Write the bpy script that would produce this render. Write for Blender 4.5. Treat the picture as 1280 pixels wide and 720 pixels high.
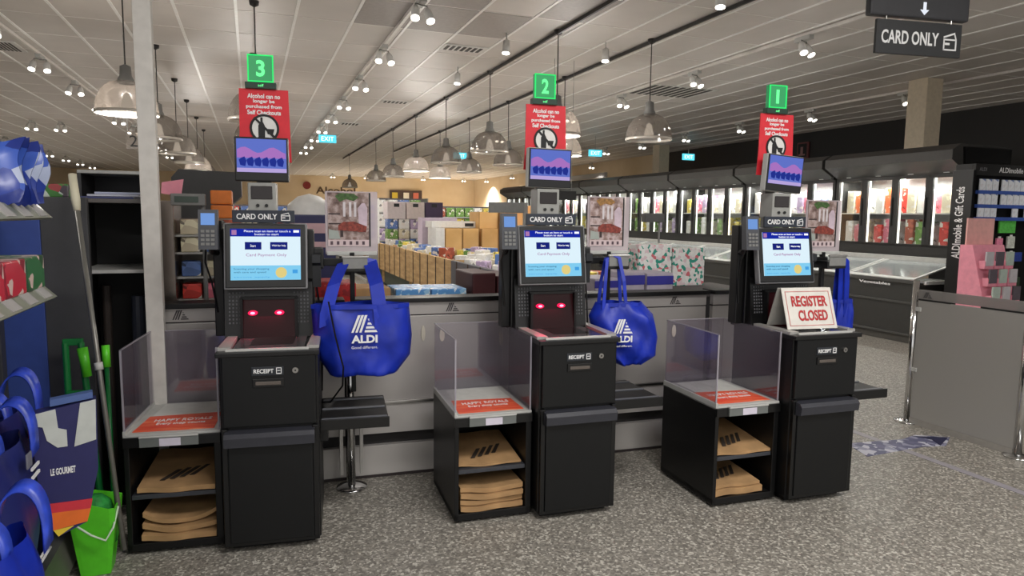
import bpy, bmesh, math, random
from mathutils import Vector, Matrix
random.seed(7)
R = math.radians
sc = bpy.context.scene
C = sc.collection
for o in list(bpy.data.objects): bpy.data.objects.remove(o)

# ------------------------------------------------------------ camera
cd = bpy.data.cameras.new('camera'); cam = bpy.data.objects.new('camera', cd); C.objects.link(cam)
cd.sensor_width = 36.0; cd.lens = 852.37/1280*36.0; cd.clip_end = 200; cd.clip_start = .05
cy, sy = math.cos(R(20.9072)), math.sin(R(20.9072))
F = Vector((sy, cy, 0)); Rt = Vector((cy, -sy, 0)); U = Vector((0, 0, 1))
cp, sp = math.cos(R(6.0789)), math.sin(R(6.0789))
F2 = F*cp - U*sp; U2 = U*cp + F*sp
cr, sr = math.cos(R(.6644)), math.sin(R(.6644))
R3 = Rt*cr + U2*sr; U3 = U2*cr - Rt*sr
m = Matrix((R3, U3, -F2)).transposed().to_4x4(); m.translation = Vector((0, 0, 1.5412))
cam.matrix_world = m; sc.camera = cam

# ------------------------------------------------------------ world, exposure, large lights
w = bpy.data.worlds.new('world'); sc.world = w; w.use_nodes = True
w.node_tree.nodes['Background'].inputs[0].default_value = (1.0, .985, .97, 1)
w.node_tree.nodes['Background'].inputs[1].default_value = .85
sc.view_settings.view_transform = 'Standard'; sc.view_settings.look = 'None'
sc.view_settings.exposure = 0.0; sc.view_settings.gamma = 1.0; sc.view_settings.use_curve_mapping = False
AMB = [  # unseen fill lights added at ceiling level over and behind the viewer (x, y, power, size)
    (1.5, 0.6, 110, 1.6), (-1.8, -1.5, 80, 1.2), (4.5, -.5, 110, 1.6), (1.5, -3.0, 70, 1.5)]
for i, (x, y, pw, s) in enumerate(AMB):
    l = bpy.data.lights.new('ceiling_fill_light', 'AREA'); l.energy = pw; l.shape = 'RECTANGLE'; l.size = s; l.size_y = s*.5
    l.color = (1, .975, .94)
    o = bpy.data.objects.new('ceiling_fill_light', l); C.objects.link(o); o.location = (x, y, 3.70)
SPOT_W = 165; PEND_W = 62
H = 3.74

# ------------------------------------------------------------ materials
MATS = {}
def lin(c):
    return tuple(((v/255)/12.92 if v/255 <= .04045 else ((v/255+.055)/1.055)**2.4) for v in c)
def mat(name, rgb, rough=.5, metal=0, emis=0, spec=.5, noise=.06, scale=20, emc=None):
    if name in MATS: return MATS[name]
    M = bpy.data.materials.new(name); M.use_nodes = True; nt = M.node_tree; b = nt.nodes['Principled BSDF']
    c = lin(rgb)
    b.inputs['Roughness'].default_value = rough; b.inputs['Metallic'].default_value = metal
    b.inputs['Specular IOR Level'].default_value = spec
    if noise and not emis:
        tc = nt.nodes.new('ShaderNodeTexCoord'); n = nt.nodes.new('ShaderNodeTexNoise'); n.inputs['Scale'].default_value = scale
        r = nt.nodes.new('ShaderNodeValToRGB')
        r.color_ramp.elements[0].position = .3; r.color_ramp.elements[1].position = .7
        r.color_ramp.elements[0].color = tuple(max(0, v*(1-noise)) for v in c)+(1,)
        r.color_ramp.elements[1].color = tuple(min(1, v*(1+noise)) for v in c)+(1,)
        nt.links.new(tc.outputs['Object'], n.inputs['Vector']); nt.links.new(n.outputs['Fac'], r.inputs['Fac'])
        nt.links.new(r.outputs['Color'], b.inputs['Base Color'])
    else:
        b.inputs['Base Color'].default_value = c+(1,)
    if emis:
        b.inputs['Emission Color'].default_value = (lin(emc) if emc else c)+(1,)
        b.inputs['Emission Strength'].default_value = emis
    MATS[name] = M; return M
def emi(name, rgb, s=1.0):
    if name in MATS: return MATS[name]
    M = bpy.data.materials.new(name); M.use_nodes = True; nt = M.node_tree; nt.nodes.clear()
    e = nt.nodes.new('ShaderNodeEmission'); e.inputs[0].default_value = lin(rgb)+(1,); e.inputs[1].default_value = s
    o = nt.nodes.new('ShaderNodeOutputMaterial'); nt.links.new(e.outputs[0], o.inputs[0]); MATS[name] = M; return M
def clear(name, tint, diff, fd=.1, fg=.1, rough=.08, gcol=(255,255,255)):
    M = bpy.data.materials.new(name); M.use_nodes = True; nt = M.node_tree; nt.nodes.clear()
    t = nt.nodes.new('ShaderNodeBsdfTransparent'); t.inputs[0].default_value = tuple(tint)+(1,)
    d = nt.nodes.new('ShaderNodeBsdfDiffuse'); d.inputs[0].default_value = lin(diff)+(1,)
    g = nt.nodes.new('ShaderNodeBsdfGlossy'); g.inputs[0].default_value = lin(gcol)+(1,); g.inputs[1].default_value = rough
    a = nt.nodes.new('ShaderNodeMixShader'); a.inputs[0].default_value = fd
    b = nt.nodes.new('ShaderNodeMixShader'); b.inputs[0].default_value = fg
    o = nt.nodes.new('ShaderNodeOutputMaterial')
    nt.links.new(t.outputs[0], a.inputs[1]); nt.links.new(d.outputs[0], a.inputs[2])
    nt.links.new(a.outputs[0], b.inputs[1]); nt.links.new(g.outputs[0], b.inputs[2]); nt.links.new(b.outputs[0], o.inputs[0])
    MATS[name] = M; return M
def ramp_mat(name, stops, scale=6, rough=.5, kind='noise', emis=0, detail=4, metal=0, vscale=(1,1,1), coord='Object'):
    M = bpy.data.materials.new(name); M.use_nodes = True; nt = M.node_tree; b = nt.nodes['Principled BSDF']
    tc = nt.nodes.new('ShaderNodeTexCoord'); mp = nt.nodes.new('ShaderNodeMapping'); mp.inputs['Scale'].default_value = vscale
    if kind == 'noise':
        n = nt.nodes.new('ShaderNodeTexNoise'); n.inputs['Detail'].default_value = detail; out = n.outputs['Fac']
    else:
        n = nt.nodes.new('ShaderNodeTexVoronoi'); out = n.outputs['Color']
    n.inputs['Scale'].default_value = scale
    r = nt.nodes.new('ShaderNodeValToRGB'); cr_ = r.color_ramp
    if kind != 'noise': cr_.interpolation = 'CONSTANT'
    while len(cr_.elements) < len(stops): cr_.elements.new(.5)
    for e, (p, c) in zip(cr_.elements, stops): e.position = p; e.color = lin(c)+(1,)
    L = nt.links.new
    L(tc.outputs[coord], mp.inputs['Vector']); L(mp.outputs[0], n.inputs['Vector'])
    if kind != 'noise':
        s = nt.nodes.new('ShaderNodeSeparateColor'); L(out, s.inputs[0]); L(s.outputs[0], r.inputs['Fac'])
    else: L(out, r.inputs['Fac'])
    L(r.outputs['Color'], b.inputs['Base Color']); b.inputs['Roughness'].default_value = rough; b.inputs['Metallic'].default_value = metal
    if emis:
        L(r.outputs['Color'], b.inputs['Emission Color']); b.inputs['Emission Strength'].default_value = emis
    MATS[name] = M; return M

blk = mat('black_metal', (11, 11, 12), .42, spec=.4); blk2 = mat('black_plastic', (11, 11, 12), .35)
dark = mat('dark_panel', (15, 16, 17), .42, spec=.35); hand = mat('slate_handle', (50, 51, 58), .4)
steel = mat('steel', (170, 168, 165), .28, 1); chrome = mat('chrome', (215, 215, 215), .14, 1)
greyp = mat('grey_plastic', (128, 128, 126), .5); lgrey = mat('light_grey', (186, 186, 182), .5)
white = mat('white_plastic', (225, 224, 220), .5); paper = mat('white_paper', (232, 230, 226), .8)
letter = mat('white_lettering', (235, 235, 235), .6, noise=0)
kraft = mat('kraft_paper', (170, 134, 92), .85, noise=.18, scale=9)
kraftd = mat('kraft_print', (50, 40, 32), .8)
redsign = mat('red_sign', (214, 38, 52), .55); redtext = mat('red_lettering', (176, 38, 42), .6)
navy = mat('navy', (28, 30, 66), .6); navy2 = mat('navy_vinyl', (34, 36, 84), .45)
bagblue = mat('bag_blue', (20, 46, 168), .45, noise=.25, scale=8)
bagdeep = mat('bag_blue_dark', (20, 30, 110), .5, noise=.2, scale=8)
green = mat('bright_green', (90, 205, 40), .4); dgreen = mat('deep_green', (14, 110, 50), .4)
orange = mat('orange', (232, 120, 40), .6); yellow = mat('yellow', (230, 200, 60), .6)
pink = mat('pink_card', (236, 150, 168), .6); wood = ramp_mat('timber', [(.3, (166, 130, 84)), (.7, (206, 172, 120))], 3, .6, vscale=(1, 1, 6))
pblk = mat('printed_black', (22, 22, 22), .6)
acryl = clear('acrylic', (.86, .85, .88), (140, 130, 150), .10, .10, .05)
fglass = clear('freezer_glass', (.92, .94, .94), (200, 200, 200), .02, .07, .05)
domem = clear('dome_acrylic', (.74, .71, .68), (140, 132, 124), .45, .16, .15)
chestgl = clear('lid_glass', (.8, .82, .82), (205, 210, 210), .35, .35, .15)
gatem = clear('smoked_sheet', (.6, .6, .6), (164, 161, 156), .86, .10, .3)
gatet = clear('smoked_band', (.75, .73, .73), (160, 156, 152), .6, .12, .2)

# ------------------------------------------------------------ mesh building
def V(*a): return Vector(a)
class MB:
    def __init__(s): s.bm = bmesh.new()
    def box(s, x0, x1, y0, y1, z0, z1, bev=0, M=None):
        v = [s.bm.verts.new((x, y, z)) for z in (z0, z1) for y in (y0, y1) for x in (x0, x1)]
        f = [s.bm.faces.new([v[i] for i in q]) for q in ((0,2,3,1),(4,5,7,6),(0,1,5,4),(2,6,7,3),(0,4,6,2),(1,3,7,5))]
        if M is not None:
            for q in v: q.co = M @ q.co
        if bev:
            es = list({e for q in f for e in q.edges})
            bmesh.ops.bevel(s.bm, geom=es, offset=bev, segments=2, affect='EDGES', profile=.6)
        return s
    def prism(s, pts, y0, y1):           # outline in (x, z), thickness along y
        a = [s.bm.verts.new((x, y0, z)) for x, z in pts]; b = [s.bm.verts.new((x, y1, z)) for x, z in pts]
        n = len(pts); s.bm.faces.new(a); s.bm.faces.new(b[::-1])
        for i in range(n): s.bm.faces.new((a[i], b[i], b[(i+1) % n], a[(i+1) % n]))
        return s
    def prismx(s, pts, x0, x1):          # outline in (y, z), thickness along x
        a = [s.bm.verts.new((x0, y, z)) for y, z in pts]; b = [s.bm.verts.new((x1, y, z)) for y, z in pts]
        n = len(pts); s.bm.faces.new(a); s.bm.faces.new(b[::-1])
        for i in range(n): s.bm.faces.new((a[i], b[i], b[(i+1) % n], a[(i+1) % n]))
        return s
    def prismz(s, pts, z0, z1):
        a = [s.bm.verts.new((x, y, z0)) for x, y in pts]; b = [s.bm.verts.new((x, y, z1)) for x, y in pts]
        n = len(pts); s.bm.faces.new(a); s.bm.faces.new(b[::-1])
        for i in range(n): s.bm.faces.new((a[i], b[i], b[(i+1) % n], a[(i+1) % n]))
        return s
    def prismy(s, *a): return s.prism(*a)
    def tube(s, pts, r, seg=10, cap=True):
        pts = [Vector(p) for p in pts]; rs = r if isinstance(r, (list, tuple)) else [r]*len(pts)
        rings = []; prev = None
        for i, p in enumerate(pts):
            t = (pts[min(i+1, len(pts)-1)]-pts[max(i-1, 0)]).normalized()
            if prev is None: u = t.orthogonal().normalized()
            else: u = (prev - t*prev.dot(t)).normalized()
            prev = u; v = t.cross(u)
            rings.append([s.bm.verts.new(p+(u*math.cos(2*math.pi*k/seg)+v*math.sin(2*math.pi*k/seg))*rs[i]) for k in range(seg)])
        for a, b in zip(rings, rings[1:]):
            for k in range(seg): s.bm.faces.new((a[k], a[(k+1) % seg], b[(k+1) % seg], b[k]))
        if cap: s.bm.faces.new(rings[0][::-1]); s.bm.faces.new(rings[-1])
        return s
    def lathe(s, prof, cx=0, cy=0, seg=24, capb=False, capt=False):
        rings = [[s.bm.verts.new((cx+r*math.cos(2*math.pi*k/seg), cy+r*math.sin(2*math.pi*k/seg), z)) for k in range(seg)] for r, z in prof]
        for a, b in zip(rings, rings[1:]):
            for k in range(seg): s.bm.faces.new((a[k], a[(k+1) % seg], b[(k+1) % seg], b[k]))
        if capb: s.bm.faces.new(rings[0][::-1])
        if capt: s.bm.faces.new(rings[-1])
        return s
    def disc(s, cx, cz, r, y0, y1, seg=24, rz=None):
        rz = rz or r
        return s.prism([(cx+r*math.cos(2*math.pi*k/seg), cz+rz*math.sin(2*math.pi*k/seg)) for k in range(seg)], y0, y1)
    def ring(s, cx, cz, r0, r1, y0, y1, seg=32):
        for k in range(seg):
            a, b = 2*math.pi*k/seg, 2*math.pi*(k+1)/seg
            s.prism([(cx+r0*math.cos(a), cz+r0*math.sin(a)), (cx+r1*math.cos(a), cz+r1*math.sin(a)), (cx+r1*math.cos(b), cz+r1*math.sin(b)), (cx+r0*math.cos(b), cz+r0*math.sin(b))], y0, y1)
        return s
    def ribbon(s, pts, wdir, width, th):  # flat strap following pts
        wd = Vector(wdir).normalized(); pts = [Vector(p) for p in pts]; rings = []
        for i, p in enumerate(pts):
            t = (pts[min(i+1, len(pts)-1)]-pts[max(i-1, 0)]).normalized(); n = t.cross(wd).normalized()
            wi = width[i] if isinstance(width, (list, tuple)) else width
            rings.append([s.bm.verts.new(p+wd*a*wi/2+n*b*th/2) for a, b in ((-1,-1),(1,-1),(1,1),(-1,1))])
        for a, b in zip(rings, rings[1:]):
            for k in range(4): s.bm.faces.new((a[k], a[(k+1) % 4], b[(k+1) % 4], b[k]))
        s.bm.faces.new(rings[0][::-1]); s.bm.faces.new(rings[-1]); return s
    def grid(s, fn, nu, nv):
        g = [[s.bm.verts.new(fn(i/nu, j/nv)) for i in range(nu+1)] for j in range(nv+1)]
        for j in range(nv):
            for i in range(nu): s.bm.faces.new((g[j][i], g[j][i+1], g[j+1][i+1], g[j+1][i]))
        return s
    def xf(s, M):
        for v in s.bm.verts: v.co = M @ v.co
        return s

FR = {'W': (0, 0, 0), 3: (-.1545, 3.2007, R(-6.806)), 2: (1.3174, 3.0392, R(-3.064)), 1: (2.6629, 2.7735, R(-2.727)),
      'F': (-.5, 3.95, R(-3.43)), 'G': (4.67, 3.69, R(-90)), 'L': (0, 0, R(90))}
OFF = {}
def root_of(o):
    while o.parent: o = o.parent
    return o
def link(name, me, parent):
    o = bpy.data.objects.new(name, me); C.objects.link(o)
    if parent: o.parent = parent
    return o
def tagit(o, label, cat, group=None, kind=None):
    o['label'] = label; o['category'] = cat
    if group: o['group'] = group
    if kind: o['kind'] = kind
    return o
def part(name, mb, mt, parent, smooth=False, label=None):
    off = OFF[root_of(parent).name]
    bm = mb.bm; bmesh.ops.recalc_face_normals(bm, faces=bm.faces)
    me = bpy.data.meshes.new(name)
    for v in bm.verts: v.co -= off
    bm.to_mesh(me); bm.free(); me.materials.append(mt)
    if smooth: me.polygons.foreach_set('use_smooth', [True]*len(me.polygons))
    o = link(name, me, parent)
    if label: o['label'] = label
    return o
def place(o, fr, base):
    x, y, a = FR[fr]; c, s = math.cos(a), math.sin(a); u, v, z = base
    o.location = (x+u*c-v*s, y+u*s+v*c, z); o.rotation_euler = (0, 0, a)
    OFF[o.name] = Vector(base)
def thing(name, label, cat, fr='W', base=(0, 0, 0), group=None):
    o = bpy.data.objects.new(name, None); C.objects.link(o); o.empty_display_size = .1
    place(o, fr, base); return tagit(o, label, cat, group)
def solo(name, mb, mt, label, cat, fr='W', base=(0, 0, 0), group=None, smooth=False, kind=None):
    bm = mb.bm; bmesh.ops.recalc_face_normals(bm, faces=bm.faces)
    me = bpy.data.meshes.new(name)
    for v in bm.verts: v.co -= Vector(base)
    bm.to_mesh(me); bm.free(); me.materials.append(mt)
    if smooth: me.polygons.foreach_set('use_smooth', [True]*len(me.polygons))
    o = link(name, me, None); place(o, fr, base)
    if kind == 'structure': o['kind'] = kind; return o
    return tagit(o, label, cat, group, kind)
def struct(name, mb, mt, fr='W'): return solo(name, mb, mt, None, None, fr, kind='structure')
def copy_tree(o, parent=None):
    c = o.copy(); C.objects.link(c)
    if parent: c.parent = parent
    for ch in [q for q in bpy.data.objects if q.parent == o]: copy_tree(ch, c)
    return c
def copy_thing(o, loc, label, rotz=None, group=None):
    c = copy_tree(o); c.location = loc
    if rotz is not None: c.rotation_euler = (0, 0, rotz)
    c['label'] = label
    if group: c['group'] = group
    return c
def text(s, x0, x1, z0, z1, y, mt, parent, name='lettering', rot=0, M=None, bold=.0, solo_=None):
    cu = bpy.data.curves.new('t', 'FONT'); cu.body = s; cu.size = 1; cu.extrude = .01; cu.offset = bold; cu.resolution_u = 3
    to = bpy.data.objects.new('t', cu); C.objects.link(to)
    dg = bpy.context.evaluated_depsgraph_get(); me = bpy.data.meshes.new_from_object(to.evaluated_get(dg))
    bpy.data.objects.remove(to)
    bm = bmesh.new(); bm.from_mesh(me); bpy.data.meshes.remove(me)
    if rot:
        for v in bm.verts: v.co = Matrix.Rotation(rot, 4, 'Z') @ v.co
    xs = [v.co.x for v in bm.verts]; ys = [v.co.y for v in bm.verts]
    ax, bx, ay, by = min(xs), max(xs), min(ys), max(ys)
    for v in bm.verts:
        v.co = Vector((x0+(v.co.x-ax)/(bx-ax)*(x1-x0), y-.0008+(-.0008 if v.co.z > 0 else .0006), z0+(v.co.y-ay)/(by-ay)*(z1-z0)))
        if M is not None: v.co = M @ v.co
    mb = MB(); mb.bm.free(); mb.bm = bm
    return part(name, mb, mt, parent)
def logo_mb(x0, z0, w, h, y, th=.002):       # slanted strokes on the left, stacked bars on the right
    mb = MB()
    for k in range(3):
        a = x0+w*(.0+.15*k); t = x0+w*(.26+.13*k)
        mb.prism([(a, z0), (a+w*.085, z0), (t+w*.10, z0+h*(1-.0*k)), (t, z0+h)], y-th, y)
    for k in range(4):
        zb = z0+h*(.0+.22*k); l = x0+w*(.50+.055*k); r = x0+w*(1-.105*k)
        mb.prism([(l, zb), (r, zb), (r-w*.055, zb+h*.13), (l+w*.02, zb+h*.13)], y-th, y)
    return mb

# ------------------------------------------------------------ setting
fm = bpy.data.materials.new('terrazzo_vinyl'); fm.use_nodes = True; nt = fm.node_tree; b = nt.nodes['Principled BSDF']
tc = nt.nodes.new('ShaderNodeTexCoord'); L = nt.links.new
v1 = nt.nodes.new('ShaderNodeTexVoronoi'); v1.inputs['Scale'].default_value = 95
sp_ = nt.nodes.new('ShaderNodeSeparateColor')
r1 = nt.nodes.new('ShaderNodeValToRGB'); e = r1.color_ramp; e.interpolation = 'LINEAR'
for _ in range(2): e.elements.new(.5)
for q, (p, c) in zip(e.elements, [(.0, (104, 100, 94)), (.45, (132, 128, 120)), (.75, (146, 141, 132)), (1, (196, 192, 182))]): q.position = p; q.color = lin(c)+(1,)
n2 = nt.nodes.new('ShaderNodeTexNoise'); n2.inputs['Scale'].default_value = 130; n2.inputs['Detail'].default_value = 2
mx = nt.nodes.new('ShaderNodeMix'); mx.data_type = 'RGBA'; mx.blend_type = 'OVERLAY'; mx.inputs[0].default_value = .3
L(tc.outputs['Object'], v1.inputs['Vector']); L(v1.outputs['Color'], sp_.inputs[0]); L(sp_.outputs[0], r1.inputs[0])
L(tc.outputs['Object'], n2.inputs['Vector']); L(r1.outputs[0], mx.inputs[6]); L(n2.outputs['Fac'], mx.inputs[7]); L(mx.outputs[2], b.inputs['Base Color'])
b.inputs['Roughness'].default_value = .42; b.inputs['Specular IOR Level'].default_value = .4
struct('floor', MB().box(-11, 16, -6, 43, -.1, 0), fm)
ceil = mat('ceiling_tile', (212, 206, 201), .5, noise=.03, scale=3, spec=.6)
struct('ceiling', MB().box(-11, 16, -6, 43, H, H+.15), ceil)
rail = mat('ceiling_rail', (252, 250, 247), .4)
g = MB()
for i in range(-16, 25):
    x = 1.15+.622*i; g.box(x-.016, x+.016, -6, 42, H-.008, H+.002)
struct('trim_1', g, rail)
g = MB(); crail = mat('cross_rail', (240, 236, 232), .4)
for i in range(-13, 33):
    y = 8.31+1.03*i; g.box(-11, 14, y-.008, y+.008, H-.004, H+.002)
struct('trim_2', g, crail)
dt = mat('ceiling_tile_dark', (166, 160, 157), .5)
for k, (x, y) in enumerate(((1.15, 7.28), (1.772, 7.28), (2.394, 7.28), (1.772, 6.25), (3.016, 6.25))):
    solo('ceiling_tile', MB().box(x+.02, x+.6, y+.015, y+1.01, H-.006, H+.002), dt,
         'darker grey ceiling tile, %s of the dull patch over the middle checkout' % ('front left', 'front centre', 'front right', 'rear left', 'rear right')[k], 'ceiling tile', base=(x+.3, y+.5, H-.006), group='dull ceiling tiles')
beige = ramp_mat('beige_wall', [(.3, (214, 188, 148)), (.7, (234, 214, 182))], .5, .7)
struct('wall_back', MB().box(-11, 16, 42, 42.2, 0, H), beige)
blackw = mat('black_wall', (34, 33, 33), .6)
struct('wall_right', MB().box(13.4, 13.6, -6, 21, 0, H), blackw)
struct('wall_right_rear', MB().box(13.4, 13.6, 21, 42, 0, H), beige)
struct('wall_left', MB().box(-10.2, -10, 2, 42, 0, H), mat('grey_wall', (70, 66, 64), .7))
# columns
for lab, x, y, wd, top in (('thin', -.469, 3.87, .040, 0),):
    t = thing('square_column', 'slim white square column rising to the ceiling beside the leftmost acrylic bay', 'column', base=(x, y, 0))
    part('shaft', MB().box(x-wd, x+wd, y-wd, y+wd, 0, H, .004), mat('column_white', (206, 202, 196), .6), t)
for k, (x, y, wd) in enumerate(((10.0, 8.0, .17), (11.85, 18.3, .18))):
    solo('square_column', MB().box(x-wd, x+wd, y-wd, y+wd, 0, H, .01), mat('column_cream', (214, 200, 176), .6),
         ('cream square column above the freezers next to the hanging card only sign', 'cream square column far back where the beige wall meets the black one')[k], 'column', base=(x, y, 0))
# far wall lettering and menu boards
t = thing('menu_board', 'dark bakery wall board with yellow, white and red panels on the beige back wall', 'sign', base=(8.95, 41.9, 2.0))
part('board', MB().box(7.95, 9.95, 41.86, 41.97, 2.0, 3.0, .01), mat('board_brown', (82, 66, 60), .6), t)
for a, c in ((8.25, (226, 200, 70)), (8.95, (235, 230, 215)), (9.55, (206, 110, 90))):
    part('panel', MB().box(a-.17, a+.17, 41.8, 41.86, 2.2, 2.85, .01), mat('menu_%d' % c[0], c, .6), t)
t = thing('wall_lettering', 'brown lettering high on the beige back wall left of the menu board', 'sign', base=(4.6, 41.97, 2.7))
text('Alcohol', 3.6, 5.9, 2.68, 3.1, 41.97, mat('brown_lettering', (92, 70, 48), .7), t, bold=.02)
solo('wall_emblem', MB().disc(3.1, 3.15, .22, 41.9, 41.98), mat('emblem_red', (130, 40, 36), .6), 'small dark red emblem on the beige back wall left of the lettering', 'sign', base=(3.1, 41.95, 3.15))

# ------------------------------------------------------------ ceiling tracks, spotlights, pendants
trk = mat('track_white', (225, 220, 214), .4); trkb = mat('track_black', (40, 38, 38), .5)
def track(x, y0, y1, mt, label, w_=.018):
    solo('ceiling_track', MB().box(x-w_, x+w_, y0, y1, H-.05, H-.01, .003), mt, label, 'lighting track', base=(x, (y0+y1)/2, H-.05))
track(1.66, 4.6, 25, trk, 'white lighting track with twin spots running back above the middle checkout')
track(6.2, 4.0, 26, trk, 'white lighting track between the big pendants and the freezers')
track(10.4, 4.0, 26, trk, 'white lighting track closest to the black wall on the right')
track(-2.7, 3.0, 32, trk, 'white lighting track on the left beyond the slim column')
track(3.47, 3.6, 28, trkb, 'thin black suspension track carrying the nearer pendant row', .014)
track(4.72, 3.6, 24, trkb, 'thin black suspension track to the right of the nearer pendant row', .014)
lampface = emi('lamp_face', (255, 246, 232), 9)
def fixture(x, y, side):
    t = thing('twin_spotlight', 'x', 'spotlight', base=(x, y, H-.05), group='ceiling spotlights')
    part('mount', MB().box(x-.035, x+.035, y-.12, y+.12, H-.10, H-.045, .006), lgrey, t)
    for s in (-1, 1):
        hx, hy = x+s*.065, y+s*.03
        d = Vector((side*.35+s*.16, -.55, -1)).normalized(); p0 = Vector((hx, hy, H-.13)); p1 = p0+d*.15
        hd = part('lamp_head', MB().tube([p0, p0+d*.05, p1], [.024, .042, .046], 14), white, t, True)
        part('lens', MB().tube([p1-d*.004, p1+d*.008], .042, 14), lampface, hd)
        part('arm', MB().tube([(x, y, H-.10), (hx, hy, H-.10), tuple(p0+d*.05)], .008, 6), greyp, t)
    return t
fx = {'A': [(1.66, 7.0+2.08*i) for i in range(9)], 'B': [(6.2, 6.6+2.15*i) for i in range(7)],
      'C': [(10.4, 4.5+2.1*i) for i in range(8)], 'D': [(-2.7, 5.4+2.05*i) for i in range(12)],
      'F': [(-6.75, 19.8+2.4*i) for i in range(8)], 'E': [(-4.9, 19.9), (-4.3, 19.9)], 'N': [(x, 38.5) for x in (4.2, 6.0, 9.2, 11.6, 13.0)],
      'P': [(12.9, 25+3*i) for i in range(4)]}  # row P is added to brighten the beige wall
names = {'A': 'track above the middle checkout', 'B': 'track between pendants and freezers', 'C': 'track by the black wall', 'D': 'track left of the slim column',
         'F': 'far left ceiling', 'E': 'far left ceiling, inner pair', 'N': 'ceiling edge at the beige back wall', 'P': 'row added to light the rear beige side wall'}
ordw = ['nearest', 'second', 'third', 'fourth', 'fifth', 'sixth', 'seventh', 'eighth', 'ninth', 'tenth', 'eleventh', 'twelfth']
base_fx = None
for k, l in fx.items():
    for i, (x, y) in enumerate(l):
        lb = '%s twin spotlight on the %s' % (ordw[i], names[k]) if k not in 'NE' else '%s twin spotlight from the left at the %s' % (ordw[i], names[k])
        if k == 'A' and i == 0: o = base_fx = fixture(x, y, 0); o['label'] = lb
        else: o = copy_thing(base_fx, (x, y, H-.05), lb)
        if (k in 'ABCD' and i % 2 == 0) or k in 'NP' or (k == 'F' and i % 2 == 0):
            ld = bpy.data.lights.new('spot', 'SPOT'); ld.energy = SPOT_W*(7 if k == 'N' else 3 if k == 'F' else 1); ld.spot_size = R(140); ld.spot_blend = .8; ld.shadow_soft_size = .06; ld.color = (1, .95, .89)
            lo = bpy.data.objects.new('spot', ld); C.objects.link(lo); lo.location = (x, y-.1, H-.40)
# single small cans
t0 = None
for i, (x, y) in enumerate(((3.15, 5.6), (4.15, 5.5), (4.25, 7.9), (2.95, 8.0), (2.95, 10.1))):
    lb = 'small single can light hanging from the ceiling, ' + ('beside the nearest right pendant track start', 'closest to the hanging card only sign', 'just behind the right black track', 'left of the near pendant row', 'deeper in, left of the pendant row')[i]
    if t0 is None:
        t0 = thing('can_light', lb, 'spotlight', base=(x, y, H-.03), group='single can lights')
        part('stem', MB().tube([(x, y, H), (x, y, H-.14)], .008, 6), lgrey, t0)
        part('housing', MB().tube([(x, y, H-.10), (x-.02, y-.03, H-.25)], [.04, .05], 14), white, t0, True)
        part('lens', MB().tube([(x-.02, y-.03, H-.248), (x-.021, y-.031, H-.258)], .044, 14), lampface, t0)
    else: copy_thing(t0, (x, y, H-.03), lb)
# pendants
def pendant(x, y, lb):
    t = thing('pendant_lamp', lb, 'pendant lamp', base=(x, y, 2.5), group='large dome pendants')
    part('cord', MB().tube([(x, y, H), (x, y, 2.98)], .007, 6), mat('cord', (60, 58, 56), .5), t)
    part('ceiling_cup', MB().lathe([(.0, H), (.05, H), (.045, H-.04), (.01, H-.06)], x, y, 16), trkb, t, True)
    part('socket', MB().lathe([(.01, 2.99), (.05, 2.97), (.055, 2.88), (.075, 2.84), (.075, 2.80)], x, y, 20), greyp, t, True)
    prof = [(.07, 2.83)]+[(.07+.215*math.sin(a), 2.54+.28*math.cos(a)) for a in [R(q) for q in (12, 25, 38, 50, 62, 74, 86)]]+[(.288, 2.52)]
    part('dome', MB().lathe(prof, x, y, 36), domem, t, True)
    part('rim', MB().lathe([(.280, 2.53), (.293, 2.53), (.293, 2.50), (.280, 2.50), (.280, 2.53)], x, y, 36), mat('rim_bright_reflection', (215, 208, 198), .2, .3), t, True)  # the rim's bright reflection is put into its pale colour
    part('bulb', MB().lathe([(.002, 2.55), (.05, 2.545), (.065, 2.56), (.05, 2.62), (.03, 2.70), (.002, 2.72)], x, y, 20), emi('bulb_glow', (255, 240, 220), .8), t, True)
    return t
P0 = pendant(3.48, 7.66, 'nearest dome pendant in its row, half hidden by the number two sign')
rows = [('left of the two right-hand pendant rows', 3.49, [10.18, 12.72, 15.26, 17.9, 20.5, 26.3]), ('right of the two right-hand pendant rows', 4.72, [7.58, 10.1, 12.65, 15.2, 17.8]),
        ('pendant row behind the slim column', -1.13, [7.9, 10.45, 12.9, 15.2, 17.8, 20.4]), ('pendant row behind the number three sign', .09, [7.9, 10.45, 12.9])]
for nm, x, ys in rows:
    for i, y in enumerate(ys):
        copy_thing(P0, (x, y, 2.5), '%s smoky dome pendant in the %s' % (ordw[i+(1 if x == 3.49 else 0)], nm))
for x, y in ((3.48, 7.66), (4.72, 10.1), (3.49, 15.26), (-1.13, 7.9), (.09, 12.9), (4.72, 17.8), (-1.13, 17.8)):
    ld = bpy.data.lights.new('bulb', 'POINT'); ld.energy = PEND_W; ld.shadow_soft_size = .05; ld.color = (1, .95, .89)
    lo = bpy.data.objects.new('bulb', ld); C.objects.link(lo); lo.location = (x, y, 2.32)
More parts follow.
